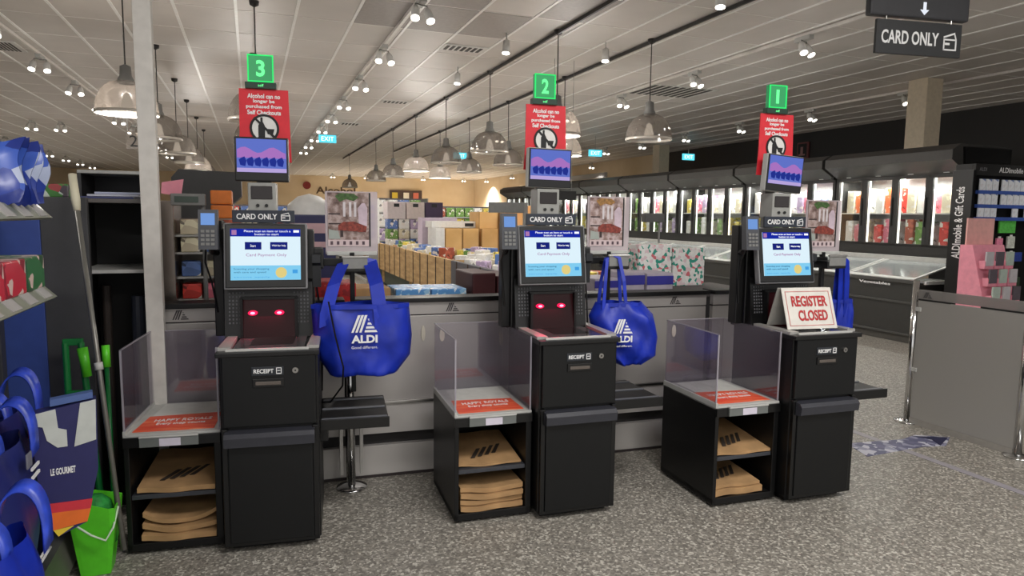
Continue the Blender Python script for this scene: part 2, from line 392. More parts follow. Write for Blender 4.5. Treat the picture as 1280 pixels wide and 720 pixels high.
# vents
for i, (x0, x1, y0, y1, n) in enumerate(((2.40, 3.0, 8.8, 9.1, 7), (2.45, 3.0, 13.5, 13.8, 6), (6.3, 7.6, 10.0, 10.9, 9), (-3.2, -2.85, 11, 11.6, 6), (2.1, 2.6, 17.2, 17.6, 5))):
    t = thing('ceiling_vent', ('slatted ceiling vent between the two spot and pendant tracks, the nearest one', 'slatted ceiling vent second along behind the nearest', 'large ceiling vent over the freezer aisle', 'dark slotted ceiling vent at the far left beside the white track', 'small ceiling vent furthest back')[i], 'vent', base=((x0+x1)/2, (y0+y1)/2, H-.02), group='ceiling vents')
    part('frame', MB().box(x0, x1, y0, y1, H-.015, H, .003), white, t)
    sl = MB()
    for k in range(n):
        a = x0+.04+(x1-x0-.08)*k/n; sl.box(a, a+(x1-x0-.08)/n*.55, y0+.04, y1-.04, H-.02, H-.014)
    part('slots', sl, mat('vent_slots', (60, 58, 56), .6), t)
# exit signs
for i, (x, y) in enumerate(((1.72, 16.7), (8.9, 17), (11.8, 16.8), (5.8, 19.6))):
    t = thing('exit_sign', 'glowing blue green hanging exit sign ' + ('behind the number three display above the spot track', 'right of the number two sign', 'furthest right, in front of the black wall', 'low between the middle pendants')[i], 'exit sign', base=(x, y, 3.18), group='hanging exit signs')
    part('box', MB().box(x-.2, x+.2, y-.02, y+.02, 3.18, 3.36, .005), emi('exit_glow', (90, 205, 225), 1.4), t)
    part('rod', MB().tube([(x, y, 3.36), (x, y, H)], .008, 6), lgrey, t)
    text('EXIT', x-.14, x+.14, 3.22, 3.32, y-.022, emi('exit_white', (235, 250, 250), 1.8), t)
# left hanging number
t = thing('aisle_number_sign', 'hanging aisle number two half hidden by the slim column', 'sign', base=(-1.37, 10, 2.35))
part('plate', MB().box(-1.46, -1.18, 10, 10.015, 2.33, 2.56), clear('sign_clear', (.9, .88, .86), (170, 160, 150), .2, .05), t)
for x in (-1.44, -1.2): part('rod', MB().tube([(x, 10.008, 2.55), (x, 10.008, H)], .006, 6), lgrey, t)
text('2', -1.42, -1.33, 2.36, 2.50, 9.998, pblk, t)
solo('hanging_rod', MB().tube([(-4.9, 15, H), (-4.88, 15, 1.9)], .03, 8), blk, 'thin black vertical post dropping from the ceiling at the far left', 'post', base=(-4.9, 15, 1.9))

# hanging CARD ONLY sign
a = math.atan2(3.09-3.2, 4.185-3.5)
FR['S'] = (3.5, 3.2, a)
t = thing('lane_direction_sign', 'upper dark hanging sign with a white down arrow above the card only board', 'sign', 'S', (.35, 0, 2.763))
part('board', MB().box(0, .70, 0, .05, 2.765, 3.02, .012), mat('sign_charcoal', (44, 44, 48), .5), t)
part('arrow', MB().prism([(.365, 2.86), (.385, 2.86), (.385, 2.815), (.405, 2.815), (.375, 2.785), (.345, 2.815), (.365, 2.815)], -.003, 0), emi('arrow_white', (235, 240, 250), 1.0), t)
text('EXPRESS', .15, .6, 2.90, 2.98, -.001, letter, t)
for x in (.08, .62): part('rod', MB().tube([(x, .025, 3.0), (x, .025, H)], .006, 6), lgrey, t)
t = thing('card_only_sign', 'black hanging board reading card only with a card icon, under the arrow sign', 'sign', 'S', (.35, 0, 2.56))
part('board', MB().box(.05, .655, 0, .02, 2.545, 2.745, .003), mat('sign_black', (30, 31, 33), .5), t)
text('CARD ONLY', .085, .49, 2.605, 2.685, 0, letter, t, bold=.02)
def card_icon(x0, z0, w_, h_, y, t, mt):
    mb = MB(); e_ = w_*.09
    mb.prism([(x0, z0), (x0+w_*.9, z0), (x0+w_*.9, z0+e_), (x0, z0+e_)], y-.002, y).prism([(x0, z0+h_*.55), (x0+w_*.95, z0+h_*.55), (x0+w_*.95, z0+h_*.55+e_), (x0, z0+h_*.55+e_)], y-.002, y)
    mb.box(x0, x0+e_, y-.002, y, z0, z0+h_*.6).box(x0+w_*.86, x0+w_*.95, y-.002, y, z0, z0+h_*.6)
    mb.prism([(x0, z0+h_*.66), (x0+w_*.8, z0+h_*.90), (x0+w_*.8, z0+h_), (x0, z0+h_*.76)], y-.002, y).prism([(x0+w_*.72, z0+h_*.95), (x0+w_*.8, z0+h_*.95), (x0+w_*.95, z0+h_*.6), (x0+w_*.87, z0+h_*.6)], y-.002, y)
    mb.box(x0+w_*.12, x0+w_*.45, y-.002, y, z0+h_*.3, z0+h_*.42)
    part('card_icon', mb, mt, t)
card_icon(.525, 2.585, .10, .11, 0, t, letter)
for x in (.12, .58): part('link', MB().tube([(x, .01, 2.74), (x, .01, 2.772)], .004, 6), steel, t)

# ------------------------------------------------------------ self checkouts
scr_bg = ramp_mat('screen_blue', [(.35, (150, 214, 246)), (.65, (226, 244, 252))], 3, .3, emis=.0)
def scrm(n, c, s): return emi(n, c, s)
S_w = scrm('scr_white', (222, 242, 252), 1.0); S_b = scrm('scr_blue', (26, 44, 168), .9); S_l = scrm('scr_sky', (130, 205, 240), 1.0)
S_n = scrm('scr_navy', (30, 40, 130), .8); S_t = scrm('scr_text', (250, 252, 255), 1.1); S_g = scrm('scr_gold', (226, 206, 130), 1.0); S_p = scrm('scr_pink', (170, 120, 170), 1.0)
S_c = scrm('scr_cyan', (70, 160, 225), 1.0); S_d = scrm('scr_teal', (60, 110, 150), .9)
S_tv = scrm('tv_sky', (110, 130, 225), .75); S_tvp = scrm('tv_crowd', (190, 130, 215), .75); S_tvd = scrm('tv_figures', (44, 60, 165), .7); S_tvl = scrm('tv_pale', (200, 180, 240), .8)
gframe = emi('green_frame', (60, 235, 120), 1.1); gdark = mat('green_glass', (30, 130, 76), .3, emis=.6); gnum = emi('green_number', (110, 250, 150), 1.4)
ledr = emi('red_led', (255, 30, 80), 1.6); redgl = emi('red_core', (255, 150, 180), 2.5)
pic1 = ramp_mat('poster_picture', [(.3, (84, 62, 56)), (.45, (134, 112, 106)), (.6, (176, 158, 154)), (.75, (120, 90, 82))], 28, .5)
pic2 = ramp_mat('poster_picture_alt', [(.3, (96, 70, 62)), (.45, (150, 126, 120)), (.6, (192, 174, 174)), (.75, (126, 90, 84))], 28, .5)
flyer = ramp_mat('red_flyer', [(.35, (222, 66, 46)), (.6, (236, 110, 70)), (.75, (246, 170, 130))], 5, .5, vscale=(1, 6, 1))
plate_m = mat('plate_brushed', (176, 174, 170), .35, .3)
tray_m = mat('tray_grey', (182, 182, 178), .4)
perf = mat('perforation', (92, 92, 96), .5)

def checkout(k):
    which = {3: 'leftmost', 2: 'middle', 1: 'rightmost'}[k]
    lab = {3: 'black self checkout on the left, under the green number three sign', 2: 'middle black self checkout under the green number two sign',
           1: 'black self checkout under the green number one, with the register closed board'}[k]
    t = thing('self_checkout', lab, 'self checkout', k, (0, 0, 0), 'self checkout stations')
    Wc = .424
    # cabinet
    cab = part('cabinet', MB().box(0, Wc, .02, .53, .035, .915, .006).box(.03, Wc-.03, .06, .5, 0, .04), blk, t)
    part('upper_panel', MB().box(.012, Wc-.012, 0, .022, .585, .905, .006), dark, t)
    dr = part('door', MB().box(.03, Wc-.03, -.012, .022, .05, .505, .006), dark, t)
    part('handle', MB().prismx([(-.012, .50), (-.045, .508), (-.05, .55), (-.035, .567), (.02, .572), (.02, .50)], .02, Wc-.02), hand, dr)
    part('door_frame', MB().box(.006, .03, -.004, .022, .04, .58, .003).box(Wc-.03, Wc-.006, -.004, .022, .04, .58, .003).box(.006, Wc-.006, -.004, .022, .035, .05, .002), blk2, t)
    rp = part('receipt_slot', MB().box(.142, .275, -.006, .004, .765, .805, .003), blk2, t)
    part('slot_lip', MB().box(.155, .262, -.009, -.005, .776, .792, .002), mat('slot_brown', (92, 84, 78), .4), rp)
    part('receipt_label', MB().box(.138, .275, -.003, .004, .818, .858, .002), mat('label_dark', (34, 38, 44), .5), t)
    text('RECEIPT', .148, .232, .829, .848, -.003, letter, t, bold=.02)
    part('receipt_icon', MB().box(.243, .266, -.005, -.003, .824, .828).box(.243, .266, -.005, -.003, .85, .853).box(.243, .246, -.005, -.003, .824, .853).box(.263, .266, -.005, -.003, .824, .853).box(.248, .261, -.005, -.003, .838, .841), letter, t)
    lk = part('lock', MB().disc(.325, .838, .013, -.008, .004, 20), steel, t); part('keyhole', MB().disc(.325, .838, .004, -.010, -.007, 10), pblk, lk)
    # platform
    part('platform', MB().box(-.01, Wc+.006, -.01, .55, .905, .928, .004), blk2, t)
    part('scale_plate', MB().box(.055, Wc-.06, .03, .46, .927, .934, .002), mat('scan_glass', (96, 96, 98), .12, .5, spec=.9), t)
    part('scan_window', MB().box(.12, .31, .12, .40, .9335, .936, .001), mat('scan_window', (18, 12, 16), .04, spec=1), t)
    part('side_plate', MB().prismz([(-.006, .04), (.05, .04), (.03, .53), (-.006, .53)], .928, .942), plate_m, t)
    part('side_plate', MB().prismz([(Wc-.05, .04), (Wc+.004, .04), (Wc+.004, .53), (Wc-.03, .53)], .928, .942), plate_m, t)
    part('plate_edge', MB().box(.03, Wc-.04, .012, .03, .927, .938, .002), lgrey, t)
    # scanner tower
    tw = part('scanner_tower', MB().box(-.03, .40, .40, .50, .93, 1.46, .006).prismx([(.34, .93), (.41, .93), (.41, 1.22), (.375, 1.20)], -.02, .39), blk2, t)
    for s_ in (0, 1):
        pf = MB(); pf.box(-.002+s_*.3, .075+s_*.3, .352, .356, .99, 1.0)
        for iz in range(9):
            for ix in range(5):
                x = s_*.30+ix*.016; z = 1.0+iz*.018; yy = .34+(.035*(z-.93)/.27)
                pf.box(x, x+.007, yy-.003, yy+.004, z, z+.009)
        part('perforated_grille', pf, perf, tw)
    wn = part('scanner_window', MB().prismx([(.315, .935), (.345, .935), (.372, 1.12), (.345, 1.12)], .065, .31), mat('scanner_glass_glow', (10, 5, 7), .3, spec=.25, noise=0, emis=.012, emc=(255, 20, 60)), t)  # dark glass, red glow of the LEDs put in as faint emission
    part('window_surround', MB().box(.055, .068, .312, .36, .935, 1.125).box(.307, .32, .312, .36, .935, 1.125).box(.055, .32, .335, .37, 1.118, 1.132), blk, t)
    if k != 1:
        for x in (.112, .235):
            ld_ = part('red_led', MB().disc(x, 1.055, .022, .322, .334, 18, .012), ledr, wn)
            part('led_core', MB().disc(x, 1.055, .011, .318, .323, 14, .006), redgl, ld_)
        l = bpy.data.lights.new('scanner_glow', 'AREA'); l.energy = .45; l.size = .16; l.size_y = .03; l.shape = 'RECTANGLE'; l.color = (1, .03, .12)
        lo = bpy.data.objects.new('scanner_glow', l); C.objects.link(lo); lo.parent = t; lo.location = (.17, .30, 1.05); lo.rotation_euler = (R(-20), 0, 0)
    # touch screen, tilted back a little about its foot
    T = Matrix.Translation((0, .33, 1.33)) @ Matrix.Rotation(R(-9), 4, 'X') @ Matrix.Translation((0, -.33, -1.33))
    if True:
        def P_(n, mb, mt, pa): return part(n, mb.xf(T), mt, pa)
        sc_ = P_('touch_screen', MB().box(-.012, .372, .325, .365, 1.17, 1.492, .008), mat('screen_rim', (120, 120, 122), .35), t)
        P_('bezel', MB().box(-.004, .364, .321, .330, 1.178, 1.485, .004), blk2, sc_)
        P_('display', MB().box(.020, .340, .318, .322, 1.215, 1.462), S_w, sc_)
        P_('display_banner', MB().box(.020, .340, .3165, .3185, 1.425, 1.462), S_b, sc_)
        P_('display_footer', MB().box(.020, .340, .3165, .3185, 1.215, 1.285), S_l, sc_)
        P_('display_button', MB().box(.085, .160, .3155, .3185, 1.362, 1.398, .0), S_n, sc_)
        P_('display_button', MB().box(.200, .280, .3155, .3185, 1.362, 1.398, .0), S_n, sc_)
        P_('display_badge', MB().disc(.250, 1.250, .026, .3150, .317), S_g, sc_)
        P_('display_chip', MB().box(.302, .326, .3150, .317, 1.246, 1.264), S_c, sc_)
        P_('display_chip', MB().box(.308, .334, .3150, .3165, 1.445, 1.456), S_t, sc_)
        P_('display_chip', MB().box(.026, .048, .3150, .3165, 1.432, 1.456), S_p, sc_)
        text('Please scan an item or touch a', .082, .295, 1.446, 1.456, .3165, S_t, sc_, M=T)
        text('button to start', .13, .24, 1.431, 1.441, .3165, S_t, sc_, M=T)
        text('Start', .11, .135, 1.374, 1.386, .3155, S_t, sc_, M=T)
        text('Wait for help', .208, .272, 1.374, 1.386, .3155, S_t, sc_, M=T)
        text('Card Payment Only', .09, .275, 1.325, 1.343, .3180, S_p, sc_, M=T)
        text('Scanning your shopping', .034, .195, 1.262, 1.273, .3165, S_d, sc_, M=T)
        text('with care and speed', .034, .18, 1.246, 1.257, .3165, S_d, sc_, M=T)
        text('terms apply', .034, .20, 1.225, 1.232, .3165, S_c, sc_, M=T)
    # sign row over the screen
    cs = part('card_only_plate', MB().box(.03, .315, .335, .35, 1.492, 1.552, .003), mat('plate_slate', (38, 44, 56), .5), t)
    text('CARD ONLY', .05, .235, 1.508, 1.535, .335, letter, cs, bold=.02); card_icon(.252, 1.502, .045, .04, .335, cs, letter)
    part('mast', MB().box(.13, .20, .470, .50, 1.44, 2.14, .004), greyp, t)
    cb = part('camera_box', MB().box(.10, .228, .365, .475, 1.545, 1.685, .006), mat('camera_grey', (150, 150, 146), .45), t)
    part('camera_window', MB().box(.115, .213, .360, .367, 1.605, 1.668, .003), mat('window_brown', (40, 34, 34), .15), cb)
    for x in (.145, .185): part('camera_eye', MB().disc(x, 1.575, .008, .358, .366, 12), blk2, cb)
    # upper display
    D0 = Matrix.Translation((.168, .38, 1.80)) @ Matrix.Rotation(R({3: 0, 2: 1, 1: 4}[k]), 4, 'Y') @ Matrix.Rotation(R({3: 2, 2: 0, 1: 0}[k]), 4, 'Z') @ Matrix.Translation((-.168, -.38, -1.80))
    tv = part('advert_display', MB().box(.045, .292, .36, .405, 1.690, 1.900, .006).xf(D0), lgrey if k != 3 else blk, t)
    part('bezel', MB().box(.048, .289, .354, .362, 1.693, 1.897, .003).xf(D0), blk2, tv)
    part('picture_sky', MB().box(.056, .281, .350, .355, 1.733, 1.890).xf(D0), S_tv, tv)
    mbp = MB(); pts = [(.058, 1.80)]+[(.058+.22*i/12, 1.838+.014*math.sin(i*.9)) for i in range(13)]+[(.278, 1.80)]
    part('picture_crowd', mbp.prism(pts, .3485, .3505).xf(D0), S_tvp, tv)
    part('picture_ground', MB().box(.056, .281, .3485, .3505, 1.733, 1.752).xf(D0), S_tvl, tv)
    fg = MB()
    for i in range(6):
        x = .072+i*.034; fg.prism([(x, 1.765), (x+.022, 1.760), (x+.028, 1.785), (x+.02, 1.806), (x+.006, 1.800), (x-.006, 1.79)], .347, .349)
    part('picture_figures', fg.xf(D0), S_tvd, tv)
    # alcohol notice
    al = part('alcohol_notice', MB().prism([(.062, 2.14), (.290, 2.14), (.296, 1.93), (.300, 1.79), (.052, 1.79), (.060, 1.93)], .455, .462), redsign, t)
    for i, s in enumerate(('Alcohol can no', 'longer be', 'purchased from', 'Self Checkouts')):
        hw = (.076, .05, .083, .078)[i]
        text(s, .176-hw, .176+hw, 2.096-i*.026, 2.118-i*.026, .455, letter, al, bold=.03)
    part('prohibition_disc', MB().disc(.176, 1.952, .062, .452, .456), white, al)
    part('prohibition_ring', MB().ring(.176, 1.952, .058, .069, .450, .456, 28), pblk, al)
    part('bottle_icon', MB().prism([(.148, 1.905), (.178, 1.905), (.178, 1.965), (.168, 1.985), (.168, 2.005), (.158, 2.005), (.158, 1.985), (.148, 1.965)], .449, .453).prism([(.125, 2.000), (.133, 2.007), (.228, 1.912), (.220, 1.904)], .448, .452).prism([(.19, 1.925), (.215, 1.925), (.222, 1.95), (.185, 1.95)], .449, .453), pblk, al)
    # lane number
    part('display_mount', MB().box(.14, .19, .40, .475, 1.78, 1.84, .004), greyp, t)
    ln = part('lane_number_base', MB().box(.092, .236, .44, .48, 2.14, 2.172, .003), mat('number_base', (10, 50, 34), .4), t)
    text('self', .152, .178, 2.150, 2.163, .44, gnum, ln)
    nb = part('lane_number_box', MB().box(.105, .225, .445, .475, 2.172, 2.302, .003), gdark, t)
    part('glow_frame', MB().box(.105, .225, .440, .446, 2.296, 2.302).box(.105, .225, .440, .446, 2.172, 2.178).box(.105, .111, .440, .446, 2.172, 2.302).box(.219, .225, .440, .446, 2.172, 2.302), gframe, nb)
    text(str(k), .145 if k > 1 else .152, .185 if k > 1 else .172, 2.198, 2.276, .4435, gnum, nb, bold=.03)
    # card terminal
    part('terminal_post', MB().box(-.075, -.028, .42, .49, .93, 1.50, .006), blk, t)
    ct = part('card_terminal', MB().prismx([(.29, 1.365), (.335, 1.365), (.345, 1.55), (.31, 1.552)], -.115, -.03), mat('terminal_grey', (70, 72, 78), .4), t)
    part('terminal_screen', MB().prismx([(.2995, 1.48), (.306, 1.48), (.312, 1.535), (.3055, 1.535)], -.103, -.042), scrm('term_blue', (120, 160, 225), .9), ct)
    kb = MB()
    for i in range(4):
        for j in range(3): z = 1.385+i*.02; yy = .288+(z-1.365)*.11; kb.box(-.103+j*.022, -.087+j*.022, yy-.003, yy+.004, z, z+.012)
    part('keypad', kb, greyp, ct)
    part('terminal_arm', MB().tube([(-.05, .45, 1.34), (-.07, .38, 1.35), (-.07, .33, 1.40)], .016, 8), blk2, t)
    part('terminal_cable', MB().tube([(-.09, .33, 1.37), (-.10, .36, 1.30), (-.08, .40, 1.20), (-.06, .42, 1.05)], .005, 6), blk2, t)
    # hand scanner
    hs = part('hand_scanner', MB().prismx([(.36, 1.335), (.44, 1.345), (.44, 1.30), (.415, 1.28), (.42, 1.17), (.395, 1.17), (.385, 1.28), (.36, 1.295)], .392, .432), mat('scanner_black', (30, 32, 36), .35), t)
    part('scanner_holder', MB().box(.385, .445, .42, .47, 1.26, 1.37, .008), blk2, t)
    part('scanner_cable', MB().tube([(.41, .40, 1.17), (.425, .41, 1.05), (.44, .43, .93), (.43, .45, .8), (.425, .46, .62)], .005, 6), blk2, t)
    # poster holder and bag hook
    pa = part('poster_arm', MB().box(.39, .62, .475, .50, 1.27, 1.31, .004).box(.575, .60, .475, .50, .60, 1.34, .004), blk, t)
    ph = part('poster_holder', MB().box(.455, .720, .495, .505, 1.33, 1.655, .002), clear('poster_clear%d' % k, (.93, .9, .92), (200, 186, 190), .55, .08), t)
    po = part('poster', MB().box(.468, .675, .491, .4955, 1.405, 1.648), pic1 if k != 2 else pic2, ph)
    part('foliage', MB().prism([(.505, 1.63), (.53, 1.645), (.60, 1.643), (.625, 1.625), (.60, 1.605), (.56, 1.615), (.53, 1.60)], .489, .492), mat('print_green', (62, 92, 44), .6, noise=.4, scale=60) if k != 2 else mat('print_ochre', (150, 110, 60), .6, noise=.4, scale=60), po)
    for x in (.545, .575, .60): part('window_light', MB().box(x, x+.012, .4895, .492, 1.525, 1.60), mat('print_pale', (206, 200, 204), .6), po)
    part('cook', MB().prism([(.625, 1.47), (.665, 1.47), (.668, 1.57), (.655, 1.595), (.64, 1.595), (.62, 1.57)], .489, .492), mat('print_shirt', (196, 178, 190), .6, noise=.15), po)
    part('food', MB().prism([(.52, 1.455), (.66, 1.445), (.665, 1.475), (.60, 1.50), (.545, 1.498), (.52, 1.48)], .488, .491), mat('print_food', (128, 54, 44), .6, noise=.5, scale=70), po)
    part('worktop', MB().prism([(.472, 1.41), (.53, 1.41), (.52, 1.45), (.472, 1.46)], .489, .492), mat('print_worktop', (158, 166, 160), .6), po)
    for x0, x1, z0, z1 in ((.472, .53, 1.535, 1.542), (.472, .535, 1.485, 1.492), (.53, .545, 1.42, 1.49)): part('shelf_line', MB().box(x0, x1, .489, .492, z0, z1), mat('print_dark', (58, 44, 44), .6), po)
    part('poster_border', MB().box(.468, .675, .490, .4945, 1.372, 1.405), mat('poster_pale', (206, 186, 188), .6), ph)
    pi = MB()
    for i in range(6): pi.box(.480+i*.032, .493+i*.032, .4885, .4905, 1.380, 1.398)
    part('poster_icons', pi, mat('poster_icon', (84, 66, 74), .6), ph)
    part('poster_strip', MB().box(.676, .684, .490, .4955, 1.37, 1.648), pblk, ph)
    part('poster_foot', MB().box(.462, .714, .48, .52, 1.325, 1.345, .003), lgrey, ph)
    part('bag_hook', MB().box(.53, .67, .38, .50, 1.245, 1.29, .005), blk2, t)
    part('hook_label', MB().box(.54, .662, .374, .381, 1.262, 1.318, .003), greyp, t)
    part('hook_lip', MB().box(.535, .668, .370, .384, 1.316, 1.328, .003), steel, t)
    # bagging shelf
    sh = part('bagging_shelf', MB().box(.424, .745, .10, .53, .522, .562, .005), blk, t)
    for y in (.115, .29, .46): part('ridge', MB().box(.43, .738, y, y+.02, .560, .568, .002), mat('ridge_grey', (92, 94, 100), .35), sh)
    part('shelf_edge', MB().box(.424, .748, .092, .102, .518, .570, .003), blk2, sh)
    part('shelf_bracket', MB().box(.42, .46, .13, .50, .455, .525, .003), blk2, t)
    # basket bay
    u0, u1, v0, v1, hb = -.414, -.012, .085, .615, .548
    part('bay_side', MB().box(u0, u0+.022, v0, v1, .02, hb, .003), blk, t)
    part('bay_side', MB().box(u1-.03, u1, v0, v1, .02, hb, .003), blk, t)
    part('bay_back', MB().box(u0+.022, u1-.03, v1-.02, v1, .02, hb), blk, t)
    part('bay_floor', MB().box(u0, u1, v0, v1, .015, .05, .003).box(u0+.03, u1-.03, v0+.04, v1-.04, 0, .02), blk, t)
    part('bay_shelf', MB().box(u0+.022, u1-.03, v0+.012, v1-.02, .252, .272, .002), mat('shelf_grey', (58, 60, 66), .4), t)
    tr = part('basket_tray', MB().box(u0, u1, v0, v1, .535, .556, .003).box(u0, u0+.012, v0, v1, .55, .572), tray_m, t)
    part('front_rail', MB().box(u0, u1, v0-.012, v0+.012, .500, .545, .002), blk2, t)
    part('ticket_rail', MB().box(u0+.07, u1-.09, v0-.022, v0-.010, .502, .545, .002), mat('rail_grey', (106, 110, 108), .4), t)
    part('rail_cap', MB().box(u0+.07, u1-.09, v0-.026, v0-.006, .545, .553, .001), lgrey, t)
    part('ticket', MB().box(-.262, -.175, v0-.0245, v0-.0215, .505, .540), mat('ticket_lilac', (206, 200, 214), .6), t)
    part('acrylic_side', MB().box(u0+.002, u0+.008, v0+.01, v1-.01, .556, .935, .001), acryl, t)
    part('acrylic_side', MB().box(u1-.010, u1-.004, v0+.01, v1-.01, .556, .935, .001), acryl, t)
    part('acrylic_back', MB().box(u0+.008, u1-.010, v1-.016, v1-.010, .556, .935, .001), acryl, t)
    ae = mat('acrylic_edge', (150, 146, 154), .2)
    part('acrylic_edge', MB().box(u0+.001, u0+.009, v0+.006, v0+.011, .556, .938).box(u0+.001, u0+.009, v0+.006, v1-.01, .934, .938).box(u0+.001, u1-.01, v1-.017, v1-.009, .934, .938), ae, t)
    part('acrylic_edge', MB().box(u1-.011, u1-.003, v0+.006, v0+.011, .556, .936), ae, t)
    part('acrylic_label', MB().disc(u0+.045, .872, .014, v1-.022, v1-.018, 20, .036), mat('label_cream', (214, 206, 190), .6), t)
    return t
for k in (3, 2, 1): checkout(k)

# flyers on trays
for k in (3, 2, 1):
    wn = {3: 'leftmost', 2: 'middle', 1: 'rightmost'}[k]
    t = thing('promotional_leaflet', 'orange red leaflet lying in the %s acrylic basket bay' % wn, 'leaflet', k, (-.21, .25, .5565), 'leaflets in basket bays')
    part('sheet', MB().prismz([(-.385, .12), (-.045, .12), (-.05, .38 if k == 3 else .33), (-.37, .36)], .5565, .5585), flyer, t)
    part('white_backing', MB().prismz([(-.36, .34), (-.05, .34), (-.05, .59), (-.35, .58)], .5568, .558), mat('leaflet_white', (205, 205, 200), .6), t)
    for i, s in enumerate(('HAPPY ROYALS', 'Every shop counts')):
        T = Matrix.Translation((0, 0, .559)) @ Matrix.Rotation(R(-90), 4, 'X')
        text(s, -.33+.02*i, -.08-.02*i, .26-i*.06, .30-i*.06, 0, letter, t, M=T)

# paper bags in bays
def curved_bag(u0, u1, v0, v1, z, sag, th, seed, lift=0):
    rn = random.Random(seed); mb = MB(); n = 12; ph = rn.random()*6
    def f(a, b, top):
        u = u0+(u1-u0)*a; v = v0+(v1-v0)*b
        zz = z+sag*(4*(a-.5)**2)*(1-.6*b)+lift*b+.003*math.sin(9*a+ph)+(th if top else 0)
        return V(u, v+.006*math.sin(5*a+ph), zz)
    top = [[mb.bm.verts.new(f(i/n, j/3, 1)) for i in range(n+1)] for j in range(4)]
    bot = [[mb.bm.verts.new(f(i/n, j/3, 0)) for i in range(n+1)] for j in range(4)]
    for j in range(3):
        for i in range(n):
            mb.bm.faces.new((top[j][i], top[j][i+1], top[j+1][i+1], top[j+1][i])); mb.bm.faces.new((bot[j][i], bot[j+1][i], bot[j+1][i+1], bot[j][i+1]))
    for i in range(n):
        mb.bm.faces.new((bot[0][i], bot[0][i+1], top[0][i+1], top[0][i])); mb.bm.faces.new((bot[3][i+1], bot[3][i], top[3][i], top[3][i+1]))
    for j in range(3):
        mb.bm.faces.new((bot[j][0], top[j][0], top[j+1][0], bot[j+1][0])); mb.bm.faces.new((bot[j+1][n], top[j+1][n], top[j][n], bot[j][n]))
    return mb
def paper_bag(k, u0, u1, v0, v1, z, sag, th, lb, logo, seed, lift=.0):
    t = thing('paper_bag', lb, 'paper bag', k, ((u0+u1)/2, (v0+v1)/2, z), 'folded brown paper bags')
    part('sheet', curved_bag(u0, u1, v0, v1, z, sag, th, seed, lift), kraft, t)
    if logo:
        mb = MB(); c = (u0+u1)/2
        for i in range(4):
            a = c-.085+i*.04; b0 = v0+.07+.012*i
            q = lambda v: z+th+.001+lift*(v-v0)/(v1-v0)
            vs = [(a, b0), (a+.022, b0), (a+.075, b0+.10), (a+.055, b0+.10)]
            f1 = [mb.bm.verts.new((x, y, q(y)+.0045)) for x, y in vs]; f2 = [mb.bm.verts.new((x, y, q(y)+.002)) for x, y in vs]
            mb.bm.faces.new(f1); mb.bm.faces.new(f2[::-1])
            for j in range(4): mb.bm.faces.new((f1[j], f2[j], f2[(j+1) % 4], f1[(j+1) % 4]))
        part('stripe_print', mb, kraftd, t)
    return t
paper_bag(3, -.372, -.045, .10, .52, .276, .002, .022, 'folded brown paper bag with slanted black stripes on the upper shelf of the leftmost station', True, 1, .04)
for i, (z, s, th) in enumerate(((.052, .004, .026), (.082, .022, .022), (.112, .046, .020))):
    paper_bag(3, -.36, -.045, .09+.02*i, .50, z, s, th, '%s curled brown paper bag in the lower pile of the leftmost station' % ('bottom', 'middle', 'topmost')[i], False, 3+i, .02)
paper_bag(2, -.385, -.055, .12, .52, .276, .003, .010, 'thin brown paper bag with dark stripes on the upper shelf of the middle station', True, 8, .04)
for i in range(4):
    paper_bag(2, -.378, -.05, .095+.012*(i % 2), .50, .052+.029*i, .003+.003*i, .024, '%s brown paper bag of the lower pile in the middle station' % ('bottom', 'second from bottom', 'third from bottom', 'topmost')[i], False, 11+i, .0)
paper_bag(1, -.388, -.045, .10, .52, .276, .002, .014, 'folded brown paper bag with black stripes on the upper shelf of the rightmost station', True, 21, .05)
paper_bag(1, -.385, -.09, .10, .50, .052, .002, .034, 'lower of the two brown paper bags on the bottom shelf of the rightmost station', False, 22)
paper_bag(1, -.385, -.10, .11, .50, .090, .002, .016, 'upper of the two brown paper bags on the bottom shelf of the rightmost station', True, 23, .03)

# REGISTER CLOSED board on the right platform
t = thing('register_closed_board', 'white tent board reading register closed in red on the rightmost platform', 'sign', 1, (.17, .22, .942))
A = Matrix.Translation((.03, .10, .944)) @ Matrix.Rotation(R(-4), 4, 'Z') @ Matrix.Rotation(R(-20), 4, 'X')
B = Matrix.Translation((.03, .275, .944)) @ Matrix.Rotation(R(-4), 4, 'Z') @ Matrix.Rotation(R(20), 4, 'X')
fl = part('front_leaf', MB().box(0, .315, 0, .006, 0, .232, .002).xf(A), mat('board_white', (212, 208, 200), .5), t)
part('rear_leaf', MB().box(0, .315, -.006, 0, 0, .232, .002).xf(B), mat('board_grey', (150, 148, 142), .5), t)
text('REGISTER', .05, .275, .125, .185, -.001, redtext, fl, M=A, bold=.03); text('CLOSED', .08, .265, .045, .105, -.001, redtext, fl, M=A, bold=.03)
part('printed_border', MB().box(.018, .297, -.002, 0, .018, .0215).box(.018, .297, -.002, 0, .208, .2115).box(.018, .0215, -.002, 0, .018, .2115).box(.2935, .297, -.002, 0, .018, .2115).xf(A), mat('border_pink', (190, 120, 116), .6), fl)

